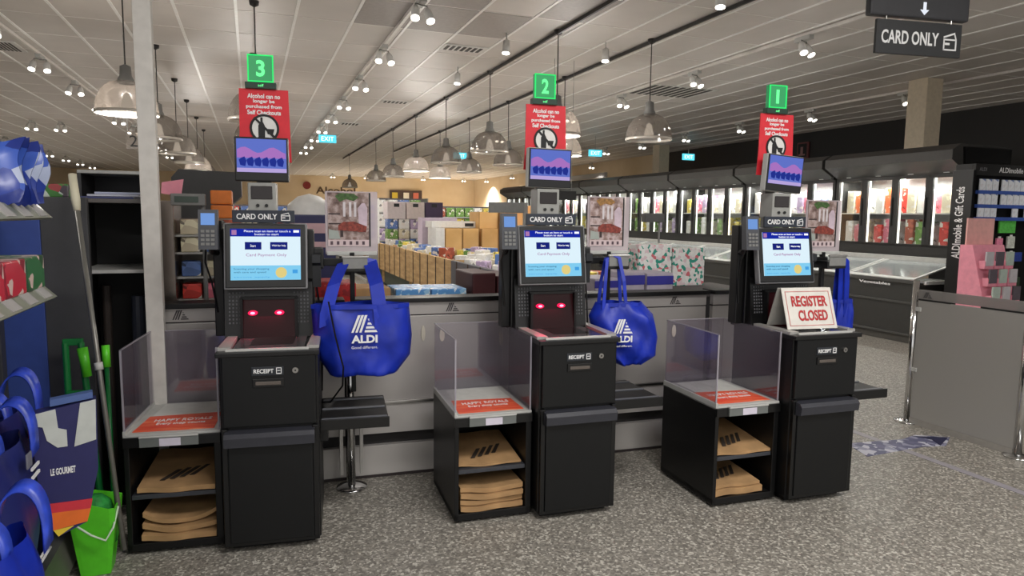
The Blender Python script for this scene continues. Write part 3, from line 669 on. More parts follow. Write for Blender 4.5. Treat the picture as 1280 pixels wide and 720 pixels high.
# ------------------------------------------------------------ blue shopping bags on the hooks
def tote(fr, lb, prof, vc, mt, hooku, hookz, logo=None, hang=(.2, .8), yaw=0, sw=.045, wr=.008, group='blue shopping bags on checkout hooks', hm=None, name='shopping_bag'):
    zt = prof[0][0]; t = thing(name, lb, 'shopping bag', fr, ((prof[0][1]+prof[0][2])/2, vc, prof[-1][0]), group)
    cx = (prof[0][1]+prof[0][2])/2; Y_ = Matrix.Translation((cx, vc, 0)) @ Matrix.Rotation(yaw, 4, 'Z') @ Matrix.Translation((-cx, -vc, 0))
    mb = MB(); rn = random.Random(len(lb)); n = 20; rows_ = []
    zs = []
    for (a, b) in zip(prof, prof[1:]):
        for j in range(4): s = j/4; zs.append(tuple(a[q]+(b[q]-a[q])*s for q in range(4)))
    zs.append(prof[-1])
    ph = [rn.random()*6 for _ in range(4)]
    for zi, ul, ur, d in zs:
        ring = []
        for side in (0, 1):
            for i in range(n):
                s = i/n; u = ul+(ur-ul)*s if side == 0 else ur-(ur-ul)*s
                bulge = min(1, 5*min(s, 1-s)+.02)**.6
                yy = (-1 if side == 0 else 1)*d/2*bulge
                wv = wr*(.8*math.sin(11*s+ph[0]+zi*19)+.7*math.sin(33*zi+7*s+ph[1])+.6*math.sin(27*s-37*zi+ph[2])+.4*math.sin(51*s+60*zi))*bulge
                ring.append(mb.bm.verts.new((u, vc+yy+wv, zi+.004*math.sin(9*s+ph[3]))))
        rows_.append(ring)
    N = 2*n
    for a, b in zip(rows_, rows_[1:]):
        for i in range(N): mb.bm.faces.new((a[i], a[(i+1) % N], b[(i+1) % N], b[i]))
    mb.bm.faces.new(rows_[-1])
    part('body', mb.xf(Y_), mt, t, True)
    ul, ur = prof[0][1], prof[0][2]; d = prof[0][3]
    part('rim_band', MB().ribbon([(ul+(ur-ul)*i/8, vc-d/2*math.sin(math.pi*i/8)**.35-wr-.003, zt-.012) for i in range(9)], (0, 0, 1), .022, .003).xf(Y_), mt, t)
    hm = hm or mt; hb_ = .105 if fr == 3 else 0
    for side in (-1, 1):
        a = ul+(ur-ul)*hang[0]; b = ul+(ur-ul)*hang[1]; y = vc+side*d*.42
        if side < 0: y -= wr+.004
        pts = [(a, y, zt-.10), (a+.004, y, zt-.03), (a+(hooku[0]-a)*.45, y+(vc-y)*.2, zt+(hookz-zt)*.45), (hooku[0], vc+hb_+side*.012, hookz-.02),
               ((hooku[0]+hooku[1])/2, vc+hb_+side*.012, hookz-.005), (hooku[1], vc+hb_+side*.012, hookz-.02), (b+(hooku[1]-b)*.45, y+(vc-y)*.2, zt+(hookz-zt)*.45), (b-.004, y, zt-.03), (b, y, zt-.10)]
        part('handle', MB().ribbon(pts, (1, 0, .0001) if sw < .02 else (.92, .25, .28), sw, .004).xf(Y_), hm, t, label='front strap handle' if side < 0 else None)
    if logo:
        lx, lz, lw, lh = logo; y = vc-prof[1][3]/2-wr*2.2-.004
        part('stripe_logo', logo_mb(lx, lz, lw, lh, y, .003).xf(Y_), letter, t)
        text('ALDI', lx+lw*.0, lx+lw*1.0, lz-lh*.62, lz-lh*.16, y, letter, t, M=Y_, bold=.04)
        text('Good different.', lx, lx+lw, lz-lh*.95, lz-lh*.80, y, letter, t, M=Y_)
    return t
tote(3, 'blue shopping bag with a white slanted logo, hanging fully open by the leftmost checkout', [(1.098, .385, .862, .12), (.93, .395, .878, .15), (.83, .418, .868, .15), (.742, .47, .80, .13), (.736, .48, .79, .10)], .30, bagblue, (.545, .675), 1.315,
     (.575, .965, .125, .085), (.15, .70), sw=.07)
# hanging cable below
solo('black_cable', MB().tube([(.47, .20, 1.12), (.50, .19, .95), (.535, .18, .80), (.53, .22, .70), (.47, .3, .60), (.43, .4, .575)], .0045, 6), blk2, 'thin black cable looping down in front of the leftmost blue bag to the bagging shelf', 'cable', 3, (.43, .4, .57))
tote(2, 'blue shopping bag sagging to one side with a white logo, beside the middle checkout', [(1.06, .47, .74, .10), (.98, .43, .82, .17), (.86, .46, .85, .19), (.755, .52, .84, .16), (.70, .60, .76, .10)], .38, bagblue, (.53, .60), 1.33,
     (.545, .895, .11, .08), (.1, .62), R(-8), sw=.022, wr=.011)
tote(1, 'narrow folded blue shopping bag hanging behind the register closed board', [(1.05, .64, .80, .04), (.97, .645, .815, .06), (.85, .66, .82, .05)], .45, bagblue, (.69, .73), 1.30, None, (.25, .6), sw=.05, wr=.004)

# ------------------------------------------------------------ low barrier behind the checkouts
fsteel = ramp_mat('brushed_grey', [(.3, (160, 155, 152)), (.7, (188, 184, 180))], 1.2, .34, metal=.25)
fsteel2 = mat('barrier_plinth', (190, 186, 182), .35, .15, scale=2)
def barrier(u0, u1, lb, logos):
    t = thing('counter_barrier', lb, 'barrier', 'F', ((u0+u1)/2, 0, 0), 'counter barrier panels')
    part('sheet', MB().box(u0+.006, u1-.006, 0, .035, .46, .955, .003), fsteel, t)
    part('header', MB().box(u0+.006, u1-.006, -.004, .035, .962, 1.035, .003), fsteel, t)
    part('seam', MB().box(u0+.006, u1-.006, .004, .034, .953, .964), mat('seam_dark', (54, 50, 50), .6), t)
    part('ledge', MB().box(u0, u1, -.03, .12, 1.035, 1.062, .004), blk, t)
    part('bumper_rail', MB().box(u0, u1, -.022, .03, .445, .462, .003), steel, t)
    part('lower_sheet', MB().box(u0+.006, u1-.006, -.006, .035, .27, .445, .002), fsteel2, t)
    part('gap_shade_strip', MB().box(u0, u1, .06, .09, .18, .28), mat('gap_shade', (44, 42, 42), .7), t)  # dark strip, shade under the counter body put into its colour
    part('plinth', MB().box(u0, u1, .02, .06, .015, .19, .002), fsteel2, t)
    part('plinth_foot', MB().box(u0, u1, .015, .07, 0, .016), mat('foot_brown', (48, 40, 40), .7), t)
    for lx in logos:
        if u0 < lx < u1: part('stripe_logo', logo_mb(lx-.04, .975, .08, .05, -.004, .0015), mat('logo_dark', (62, 58, 58), .5), t)
    return t
lg = [.14, 1.24, 1.60, 3.09]
barrier(.0, .98, 'grey counter barrier panel behind the leftmost checkout', lg)
barrier(1.02, 2.16, 'grey counter barrier panel between the leftmost and middle checkouts', lg)
barrier(2.17, 3.33, 'grey counter barrier panel between the middle and rightmost checkouts', lg)
barrier(3.37, 3.66, 'short end section of grey counter barrier behind the rightmost checkout', lg)
def post(fr, u, v, lb, top=1.08, clips=(.9, .45, .25)):
    t = thing('barrier_post', lb, 'post', fr, (u, v, 0), 'chrome barrier posts')
    part('base_plate', MB().lathe([(.085, 0), (.085, .008), (.05, .014), (.03, .02)], u, v, 24, True, True), chrome, t, True)
    part('tube', MB().tube([(u, v, .01), (u, v, top)], .022, 16), chrome, t, True)
    for z in clips: part('clip', MB().box(u+.015, u+.06, v-.014, v+.014, z, z+.03, .003), lgrey, t)
    return t
post('F', 1.0, -.10, 'chrome barrier post under the leftmost blue bag', 1.06, (.9,))
for du in (-.055, .055):
    solo('rail_clamp', MB().box(1.0+du-.01, 1.0+du+.01, -.115, -.09, .08, .44, .003), mat('clamp_pale', (176, 174, 170), .35, .4), 'pale upright clamp strip %s of the post under the leftmost blue bag' % ('left' if du < 0 else 'right'), 'clamp', 'F', (1.0+du, -.1, .08), 'clamp strips at the barrier post')
for i, (u, z) in enumerate(((1.425, .85), (1.90, .80))):
    solo('oval_tag', MB().disc(u, z, .012, -.006, -.001, 18, .045), mat('tag_cream', (196, 190, 176), .6), '%s pale oval tag on the grey barrier between the left and middle checkouts' % ('left', 'right')[i], 'tag', 'F', (u, 0, z), 'oval tags')

# right-hand gate
t = thing('gate_panel', 'tall smoky grey entrance panel with a dark line near its top, at the right', 'barrier', 'G', (.4, 0, .05), 'entrance panels')
part('sheet', MB().box(.03, .79, -.006, .006, .045, .945, .002), gatem, t)
part('header_band', MB().box(.03, .79, -.006, .006, .955, 1.025, .002), gatet, t)
part('header_line', MB().box(.03, .28, -.008, .008, .944, .956).box(.5, .79, -.008, .008, .944, .956), pblk, t)
part('stripe_logo', logo_mb(.07, .965, .07, .045, -.006), mat('logo_dark2', (74, 72, 72), .5), t)
part('floor_strip', MB().box(.03, .79, -.012, .012, 0, .045), mat('strip_pale', (150, 146, 140), .5), t)
post('G', 0, 0, 'chrome post at the left edge of the smoky entrance panel', 1.09, (.86, .40))
post('G', .82, 0, 'chrome post at the right edge of the smoky entrance panel', 1.0, (.9, .35))

# floor marks
solo('floor_tape', MB().box(4.04, 4.10, 1.2, 3.95, .0, .002), mat('tape_pale', (150, 146, 152), .5), 'pale tape line on the floor in front of the smoky entrance panel', 'tape', base=(4.07, 2.6, 0))
fd = ramp_mat('floor_decal', [(0, (84, 86, 116)), (.4, (136, 136, 158)), (.6, (186, 186, 198)), (.85, (96, 96, 126))], 22, .5, 'voronoi')
t = thing('floor_decal', 'worn navy and white floor arrow sticker right of the rightmost checkout', 'floor sticker', base=(4.2, 3.35, 0))
part('print', MB().prismz([(3.72, 3.20), (4.25, 3.22), (4.42, 3.18), (4.62, 3.30), (4.42, 3.42), (4.25, 3.38), (3.80, 3.44)], .0, .003), fd, t)
part('arrow_head', MB().prismz([(4.38, 3.19), (4.60, 3.30), (4.38, 3.41), (4.44, 3.30)], .003, .004), navy, t)

# ------------------------------------------------------------ freezer wall on the right
fbody = mat('freezer_charcoal', (52, 52, 50), .45); fdark = mat('freezer_dark', (36, 36, 35), .45); ftrim = mat('freezer_trim', (74, 74, 72), .4)
fin = mat('freezer_inside', (226, 228, 226), .5); fled = emi('freezer_led', (255, 252, 240), 3)
CL = 2.08
def freezer(y0):
    t = thing('freezer_case', 'x', 'freezer', base=(8.0, y0, 0), group='combined chest and glass door freezers')
    y1 = y0+CL
    part('chest_body', MB().box(7.62, 8.45, y0+.004, y1-.004, .10, .76, .006), fbody, t)
    part('kick_plate', MB().box(7.66, 8.4, y0+.004, y1-.004, 0, .10), mat('kick_grey', (88, 86, 82), .5), t)
    part('bumper', MB().box(7.60, 7.63, y0, y1, .10, .125, .003).box(7.605, 7.63, y0, y1, .50, .525, .002), ftrim, t)
    part('chest_rim', MB().box(7.60, 7.68, y0, y1, .755, .80, .005), ftrim, t)
    for s in (0, 1):
        a = y0+.03+s*CL/2; b = a+CL/2-.06
        ld_ = part('chest_lid', MB().prism([(7.66, .80), (8.36, .98), (8.36, .99), (7.66, .81)], a, b), chestgl, t)
        part('lid_frame', MB().prism([(7.63, .795), (7.70, .813), (7.70, .825), (7.63, .807)], a, b).prism([(7.63, .795), (8.38, .985), (8.38, 1.0), (7.63, .81)], a-.02, a+.02).prism([(7.63, .795), (8.38, .985), (8.38, 1.0), (7.63, .81)], b-.02, b+.02), lgrey, ld_)
    part('chest_tub', MB().box(7.68, 8.44, y0+.02, y1-.02, .70, .74), fin, t)
    part('sill', MB().box(8.36, 8.47, y0, y1, .96, 1.05, .004), lgrey, t)
    part('lower_band', MB().box(8.43, 8.47, y0, y1, 1.05, 1.20, .003), fdark, t)
    part('cabinet_shell', MB().box(9.12, 9.2, y0, y1, .9, 2.45).box(8.45, 9.15, y0, y0+.02, 1.0, 2.2).box(8.45, 9.15, y1-.02, y1, 1.0, 2.2).box(8.45, 9.2, y0, y1, 2.14, 2.3), fin if False else fdark, t)
    part('liner', MB().box(9.08, 9.12, y0+.02, y1-.02, 1.1, 2.14).box(8.5, 9.1, y0+.02, y1-.02, 1.15, 1.19), fin, t)
    part('rack', MB().box(8.56, 9.08, y0+.02, y1-.02, 1.62, 1.635), white, t)
    part('hood', MB().prism([(8.40, 2.16), (8.46, 2.13), (9.2, 2.2), (9.2, 2.48), (8.30, 2.50), (8.16, 2.42), (8.16, 2.30)], y0+.03, y1-.03), mat('hood_grey', (62, 60, 58), .45), t)
    part('hood_joint', MB().prism([(8.38, 2.14), (9.2, 2.2), (9.2, 2.46), (8.34, 2.46)], y0, y0+.05), blk, t)
    for i in range(4):
        a = y0+.01+i*.515; b = a+.515
        dr = part('door', MB().box(8.43, 8.465, a, a+.055, 1.18, 2.14, .004).box(8.43, 8.465, b-.055, b, 1.18, 2.14, .004).box(8.43, 8.465, a, b, 1.175, 1.215, .004).box(8.43, 8.465, a, b, 2.10, 2.15, .004), fdark, t)
        part('door_glass', MB().box(8.445, 8.452, a+.05, b-.05, 1.21, 2.105), fglass, dr)
        part('door_handle', MB().box(8.405, 8.425, a+.02, a+.035, 1.45, 1.85, .004), ftrim, dr)
        part('number_plate', MB().box(8.395, 8.405, a+.22, a+.30, 2.155, 2.172), letter, t)
        part('light_strip', MB().box(8.48, 8.50, b-.06, b-.045, 1.2, 2.1), fled, t)
    return t
fz = freezer(6.06)
cases = [fz]
fl_names = ['next to the gift card stand', 'second from the gift card stand', 'third from the gift card stand', 'fourth from the gift card stand', 'fifth from the gift card stand', 'sixth from the gift card stand', 'seventh from the gift card stand', 'furthest back along the right wall']
fz['label'] = 'black freezer with lit glass doors over an open chest, ' + fl_names[0]
for i in range(1, 8): cases.append(copy_thing(fz, (8.0, 6.06+CL*i, 0), 'black freezer with lit glass doors over an open chest, '+fl_names[i]))
for i in range(8):
    l = bpy.data.lights.new('freezer_tube', 'AREA'); l.shape = 'RECTANGLE'; l.size = 1.9; l.size_y = .08; l.energy = 45; l.color = (1, .98, .92)
    o = bpy.data.objects.new('freezer_tube', l); C.objects.link(o); o.location = (8.6, 7.1+CL*i, 2.10); o.rotation_euler = (0, R(-25), R(90)); o.rotation_euler = (R(0), R(0), R(90))
# end cap of nearest chest with word
t = thing('chest_label', 'small white category label on the front of the nearest chest freezer', 'label', 'L', (7.2, -7.6, .74))
FR['X'] = (7.598, 7.35, R(-90))
t = None
bpy.data.objects.remove(bpy.data.objects['chest_label'])
t = thing('category_label', 'small white lettering on the rim of the nearest chest freezer', 'label', 'X', (.7, 0, .70))
text('Vegetables', .50, .98, .70, .745, 0, letter, t, bold=.02)
# products behind glass
cols = [('red', (206, 60, 50)), ('orange', (226, 112, 60)), ('pink', (226, 120, 140)), ('cream', (226, 214, 184)), ('yellow', (222, 200, 90)), ('green', (110, 150, 70)), ('white', (232, 230, 224)), ('blue', (90, 120, 180)), ('rust', (170, 84, 60)), ('lilac', (180, 160, 190))]
PM = {n: ramp_mat('pack_'+n, [(0, c), (.55, tuple(min(255, int(v*1.12)+8) for v in c)), (.75, (232, 226, 216)), (.9, tuple(int(v*.6) for v in c))], 22, .45, 'voronoi') for n, c in cols}
protos = {}
def pack(col, dims, x, y, z, lb, grp, name='frozen_food_pack', cat='food pack'):
    key = (col, dims, name)
    if key not in protos:
        a, b, c = dims; mb = MB().box(-a/2, a/2, -b/2, b/2, 0, c, min(a, b, c)*.08)
        o = solo(name, mb, PM[col], lb, cat, base=(0, 0, 0), group=grp); protos[key] = o; o.location = (x, y, z)
    else:
        o = protos[key].copy(); C.objects.link(o); o.location = (x, y, z); o['label'] = lb; o['group'] = grp
    return o
ring = ['first', 'second', 'third', 'fourth', 'fifth', 'sixth', 'seventh', 'eighth', 'ninth', 'tenth', 'eleventh', 'twelfth', 'thirteenth', 'fourteenth', 'fifteenth', 'sixteenth', 'seventeenth', 'eighteenth', 'nineteenth', 'twentieth', 'twenty-first', 'twenty-second', 'twenty-third', 'twenty-fourth']
scheme = {0: (['white', 'pink', 'cream'], ['cream', 'white', 'red']), 1: (['cream', 'pink', 'white'], ['rust', 'white', 'green']), 2: (['orange', 'white', 'red'], ['pink', 'red', 'white']), 3: (['white', 'orange', 'cream'], ['cream', 'pink', 'white']), 4: (['blue', 'white', 'white'], ['red', 'cream', 'white']), 5: (['pink', 'lilac', 'white'], ['red', 'white', 'pink'])}
for d in range(24):
    ya = 6.07+.515*d+.02*(d//4)
    for lv in (0, 1):
        cl = scheme.get(d, (['white', 'cream', 'pink'], ['yellow', 'cream', 'green']))[1-lv]
        zb = 1.19 if lv == 0 else 1.635
        for j in range(3):
            c = cl[(j+d) % len(cl)]
            if d > 7 and j == 2: c = random.choice(['white', 'cream', 'yellow', 'green', 'lilac'])
            hgt = (.36, .28, .33)[(j+d) % 3]
            pack(c, (.30, .125, hgt), 8.75+.03*(j % 2), ya+.12+.135*j, zb+.001, '%s pack, %s from left on the %s rack, %s glass door from the stand' % (c, ('third', 'second', 'first')[j], ('lower', 'upper')[lv], ring[d]), 'frozen food behind the glass doors')
for d in range(16):
    ya = 6.2+.5*d
    pack(random.choice(['white', 'cream', 'blue', 'green', 'yellow']), (.44, .34, .045), 8.02, ya, .741, '%s frozen pack from the near end of the open chests, seen through the lids' % ring[d], 'frozen food in the chests')
# sign on the black wall
t = thing('wall_notice', 'small framed dark red notice on the black wall above the freezers', 'sign', base=(13.38, 14.0, 3.1))
part('frame', MB().box(13.33, 13.39, 13.85, 14.22, 3.08, 3.5, .01), mat('notice_red', (112, 60, 60), .5), t)
part('face', MB().box(13.32, 13.335, 13.89, 14.18, 3.12, 3.46), pblk, t)
part('figure', MB().box(13.31, 13.322, 14.0, 14.08, 3.2, 3.38).box(13.31, 13.322, 13.93, 14.14, 3.16, 3.2), mat('notice_pale', (150, 110, 110), .5), t)
solo('bulkhead_vent', MB().box(13.3, 13.4, 24.5, 28, 3.1, 3.3, .01), mat('grille_grey', (170, 170, 172), .5), 'long grey grille on the rear beige wall above the freezers', 'vent', base=(13.35, 26, 3.1))

# gift card stand
t = thing('gift_card_stand', 'tall black display stand of phone and gift cards at the right edge', 'display stand', base=(8.3, 5.65, 0))
part('back_panel', MB().box(7.74, 9.0, 5.52, 5.72, 0, 2.19, .006), blk, t)
part('side_panel', MB().box(7.71, 7.75, 5.48, 5.73, 0, 2.12, .004), blk2, t)
part('header', MB().box(7.74, 9.0, 5.48, 5.52, 2.06, 2.19, .004), pblk, t)
text('ALDImobile & Gift Cards', 8.13, 9.0, 2.10, 2.16, 5.48, letter, t, bold=.01)
text('ALDI', 7.80, 7.92, 2.11, 2.15, 5.48, mat('dim_lettering', (120, 120, 124), .6), t)
text('ALDImobile & Gift Cards', -5.67, -5.57, 1.10, 1.93, 0, letter, t, rot=R(90), bold=.01, M=Matrix(((0, 1, 0, 7.709), (-1, 0, 0, 0), (0, 0, 1, 0), (0, 0, 0, 1))))
for z in (1.885, 1.725, 1.58): part('price_strip', MB().box(7.79, 9.0, 5.46, 5.50, z-.035, z+.005, .002), mat('strip_blue', (60, 90, 170), .5), t)
n = 0
for r_, z in enumerate((1.89, 1.73, 1.585)):
    for i in range(8):
        if r_ == 2 and i in (3, 4, 6): continue
        x = 7.86+i*.108+(.05 if i > 2 else 0)
        key = 'gc'
        if key not in protos:
            o = solo('gift_card', MB().box(-.048, .048, -.008, .008, 0, .13, .003), ramp_mat('gift_card_print', [(0, (236, 240, 246)), (.6, (226, 226, 232)), (.85, (120, 140, 190))], 26, .5, 'voronoi'), 'x', 'gift card', group='gift cards on the black stand'); protos[key] = o
        else: o = protos[key].copy(); C.objects.link(o)
        o.location = (x, 5.475, z); o['label'] = 'pale blue card, %s from left in the %s row of the black stand' % (ring[i], ('top', 'second', 'third')[r_])
for (nm, c, x0, x1, z0, z1, lb) in (('gift_card_pack', (90, 190, 80), 8.22, 8.50, 1.40, 1.57, 'bright green card pack hanging on the black gift card stand'),
        ('gift_card_pack', (236, 140, 170), 8.19, 8.30, 1.22, 1.36, 'small pink card pack below the bright green pack on the black stand'), ('gift_card_pack', (200, 206, 196), 8.38, 8.51, 1.22, 1.38, 'pale card pack right of the small pink pack on the black stand'),
        ('gift_card_pack', (40, 60, 140), 8.28, 8.66, 1.06, 1.19, 'dark blue card pack on the black stand right of the pink display'), ('gift_card_pack', (216, 40, 44), 8.30, 8.50, .91, 1.04, 'red card pack below the dark blue pack on the black stand'),
        ('gift_card_pack', (44, 64, 44), 8.30, 8.66, .74, .89, 'dark green card pack lowest on the black stand')):
    t2 = thing(nm, lb, 'gift card', base=((x0+x1)/2, 5.5, z0), group='loose card packs on the stand')
    part('card', MB().box(x0, x1, 5.48, 5.50, z0, z1-.02, .003), mat('gc%d%d' % (c[0], c[2]), c, .5, noise=.2, scale=40), t2)
    part('hang_tab', MB().box((x0+x1)/2-.02, (x0+x1)/2+.02, 5.484, 5.492, z1-.022, z1), white, t2)
# pink floor display
t = thing('pink_card_display', 'pink cardboard floor display with pockets of cards before the black stand', 'display stand', base=(7.9, 5.2, 0))
pb = mat('pink_board', (234, 150, 168), .6)
part('base', MB().prismx([(4.95, 0), (5.44, 0), (5.44, 1.27), (5.3, 1.27)], 7.53, 8.05), pb, t)
part('header_card', MB().box(7.60, 8.04, 5.42, 5.44, 1.26, 1.57, .003), mat('pink_header', (232, 176, 170), .6), t)
for r_, (z, y) in enumerate(((1.08, 5.235), (.89, 5.185), (.70, 5.135))):
    for i in range(3): part('pocket', MB().box(7.56+i*.165, 7.70+i*.165, y-.07, y+.0, z-.07, z+.02, .003), pb, t)
for r_, (z, y) in enumerate(((1.10, 5.215), (.91, 5.165), (.72, 5.115))):
    for i in range(3):
        solo('boxed_card', MB().box(7.57+i*.165, 7.69+i*.165, y-.06, y-.04, z-.055, z+.10, .003), (mat('card_grey', (190, 186, 190), .5), mat('card_dark', (92, 84, 92), .5), mat('card_sage', (176, 190, 180), .5))[(i+r_) % 3],
             '%s card in the %s pocket row of the pink floor display' % (('left', 'centre', 'right')[i], ('top', 'middle', 'bottom')[r_]), 'card', base=(7.63+i*.165, y-.05, z-.055), group='cards in the pink display')

# ------------------------------------------------------------ goods behind the barrier
t = thing('packing_counter', 'long dark counter behind the barrier carrying boxed goods', 'counter', base=(1.5, 4.5, 0))
part('top', MB().box(.15, 3.6, 4.12, 4.75, .965, 1.0, .004), mat('counter_top', (60, 54, 54), .5), t)
part('body', MB().box(.2, 3.55, 4.18, 4.7, 0, .965), blk, t)
def gbox(nm, x0, x1, y0, y1, z0, z1, mt, lb, cat='box', grp=None, bands=None):
    t = thing(nm, lb, cat, base=((x0+x1)/2, (y0+y1)/2, z0), group=grp)
    part('carton', MB().box(x0, x1, y0, y1, z0, z1, min(.01, (z1-z0)*.1)), mt, t)
    if bands:
        for (a, b_, c, d, m2) in bands: part('printed_band', MB().box(x0+(x1-x0)*a, x0+(x1-x0)*b_, y0-.003, y0+.001, z0+(z1-z0)*c, z0+(z1-z0)*d), m2, t)
    return t
skyb = ramp_mat('sky_pack', [(0, (90, 150, 210)), (.5, (150, 196, 230)), (.75, (220, 232, 240)), (.9, (50, 70, 150))], 42, .4, 'voronoi')
redp = ramp_mat('red_pack', [(0, (176, 36, 36)), (.6, (140, 30, 34)), (.85, (206, 90, 80))], 45, .4, 'voronoi')
tealp = ramp_mat('teal_pack', [(0, (230, 228, 226)), (.3, (226, 204, 208)), (.48, (40, 150, 130)), (.68, (236, 236, 232)), (.93, (210, 110, 118))], 38, .45, 'voronoi')
gbox('blue_pack', .83, 1.05, 4.2, 4.5, 1.0, 1.075, skyb, 'flat sky blue pack, left of the pair on the counter past the leftmost blue bag', 'pack', 'flat blue packs')
gbox('blue_pack', 1.06, 1.29, 4.2, 4.5, 1.0, 1.070, skyb, 'flat sky blue pack, right of the pair on the counter past the leftmost blue bag', 'pack', 'flat blue packs')
gbox('carton_tray', .50, .80, 4.2, 4.5, 1.0, 1.085, kraft, 'tan cardboard tray on the counter just right of the leftmost blue bag', 'box')
for i in range(3): gbox('red_pack', .22+.125*i, .335+.125*i, 4.18, 4.4, 1.0, 1.15-.012*i, redp, '%s red pack seen behind the handles of the leftmost blue bag' % ('left', 'centre', 'right')[i], 'pack', 'red packs')
for i in range(2): gbox('maroon_crate', 1.33+.17*i, 1.49+.17*i, 4.2, 4.6, 1.0, 1.165-.02*i, mat('maroon', (74, 30, 34), .5), '%s dark maroon crate on the counter left of the middle checkout' % ('left', 'right')[i], 'crate', 'maroon crates')
for i, (x0, x1, h_) in enumerate(((2.22, 2.42, .11), (2.43, 2.62, .15), (2.64, 2.86, .14))):
    pm = mat('purple_blue', (54, 52, 150), .5)
    gbox('boxed_goods', x0, x1, 4.2, 4.5, 1.0, 1.0+h_, mat('lilac_box', (176, 168, 182), .5), '%s lilac carton with an indigo panel behind the second blue bag' % ('left', 'middle', 'right')[i], 'box', 'lilac and indigo cartons', [(0, 1, .4, .85, pm)])
for i in range(2): gbox('patterned_pack', 2.78+.31*i, 3.08+.31*i, 4.55, 4.72, 1.0, 1.33-.03*i, tealp, '%s large pack with teal and pink pattern left of the rightmost checkout' % ('left', 'right')[i], 'pack', 'teal and pink packs')
t = thing('tilted_board', 'tilted black board on a stand just left of the patterned packs', 'board', base=(2.6, 4.73, 1.0))
part('board', MB().prism([(2.45, 1.34), (2.76, 1.22), (2.76, 1.17), (2.43, 1.28)], 4.70, 4.73), blk2, t)
part('stand', MB().box(2.56, 2.6, 4.69, 4.74, 1.0, 1.26, .003), blk2, t)
t = thing('customer_screen', 'small grey customer display on a thin pole against the freezer doors', 'display', base=(3, 4.7, 1.0))
part('head', MB().box(2.9, 3.08, 4.67, 4.73, 1.50, 1.57, .01), mat('cust_dark', (84, 84, 82), .4), t)
part('pole', MB().tube([(3.05, 4.7, 1.0), (3.05, 4.7, 1.52)], .008, 8), greyp, t)
# far left candy shelf behind column
t = thing('confectionery_shelf', 'small shelf unit of snacks between the slim column and the leftmost card terminal', 'shelf', base=(-.25, 4.5, 0))
part('back', MB().box(-.44, -.05, 4.62, 4.65, 0, 1.5), mat('shelf_cream', (170, 164, 158), .5), t)
part('side_panel', MB().box(-.475, -.40, 4.2, 4.65, 0, 1.60, .004), mat('steel_side', (150, 140, 132), .25, .9), t)
for z in (1.04, 1.17, 1.31, 1.41): part('shelf', MB().box(-.40, -.05, 4.3, 4.62, z-.012, z, .002), lgrey, t)
part('front_bin', MB().box(-.38, -.05, 4.25, 4.32, .92, 1.035, .004), greyp, t)
k_ = 0
for z, cl in ((1.04, ['red', 'pink', 'red']), (1.17, ['blue', 'cream', 'white']), (1.31, ['cream', 'blue', 'orange']), (1.41, ['cream', 'orange', 'rust'])):
    for j in range(3):
        pack(cl[j], (.10, .12, .085), -.33+.112*j, 4.38, z+.001, '%s snack pack, %s on the %s shelf of the small snack unit' % (cl[j], ('left', 'centre', 'right')[j], {1.04: 'lowest', 1.17: 'second', 1.31: 'third', 1.41: 'top'}[z]), 'snacks in the small unit', 'snack_pack', 'snack')
for i in range(2):
    gbox('orange_snack_box', -.215+.0*i, -.10, 4.3, 4.5, 1.50+.085*i if i else 1.505, 1.58+.085*i, mat('orange_box', (236, 130, 50), .5), '%s orange snack box above the snack unit' % ('lower', 'upper')[i], 'box', 'orange snack boxes')
t = thing('pole_display', 'grey till customer display on a pole next to the slim column', 'display', base=(-.3, 4.25, 1.0))
part('head', MB().box(-.41, -.235, 4.18, 4.24, 1.575, 1.64, .006), greyp, t)
part('readout', MB().box(-.39, -.27, 4.175, 4.182, 1.592, 1.625), mat('readout', (60, 76, 66), .3), t)
part('pole', MB().tube([(-.25, 4.22, 1.0), (-.25, 4.22, 1.6)], .012, 10), greyp, t)
solo('pink_ticket', MB().prism([(-.40, 1.63), (-.36, 1.63), (-.355, 1.66), (-.345, 1.72), (-.455, 1.70), (-.46, 1.64)], 4.23, 4.237), pink, 'pink paper ticket sticking up behind the grey till display', 'ticket', base=(-.41, 4.3, 1.66))
solo('till_hood', MB().prism([(-.52, 1.78), (-.47, 1.84), (-.10, 1.83), (-.06, 1.80), (-.06, 1.66), (-.12, 1.60), (-.12, 0), (-.48, 0), (-.48, 1.60), (-.52, 1.66)], 5.4, 5.8), mat('hood_dark', (54, 54, 54), .5), 'dark till booth with rounded canopy behind the slim column', 'booth', base=(-.3, 5.6, 0))
# navy promo bin
t = thing('promo_bin', 'navy and white promotional bin between the leftmost screen and its poster', 'display stand', base=(.36, 5.2, 0))
part('bin', MB().box(.22, .56, 5.0, 5.4, 0, 1.53, .01), navy2, t)
part('white_heap', MB().lathe([(.16, 1.53), (.15, 1.60), (.08, 1.66), (.002, 1.68)], .40, 5.2, 20), white, t, True)
part('lilac_band', MB().box(.25, .53, 4.995, 5.0, 1.40, 1.47).box(.28, .5, 4.995, 5.0, 1.30, 1.34), mat('band_lilac', (206, 170, 176), .5), t)
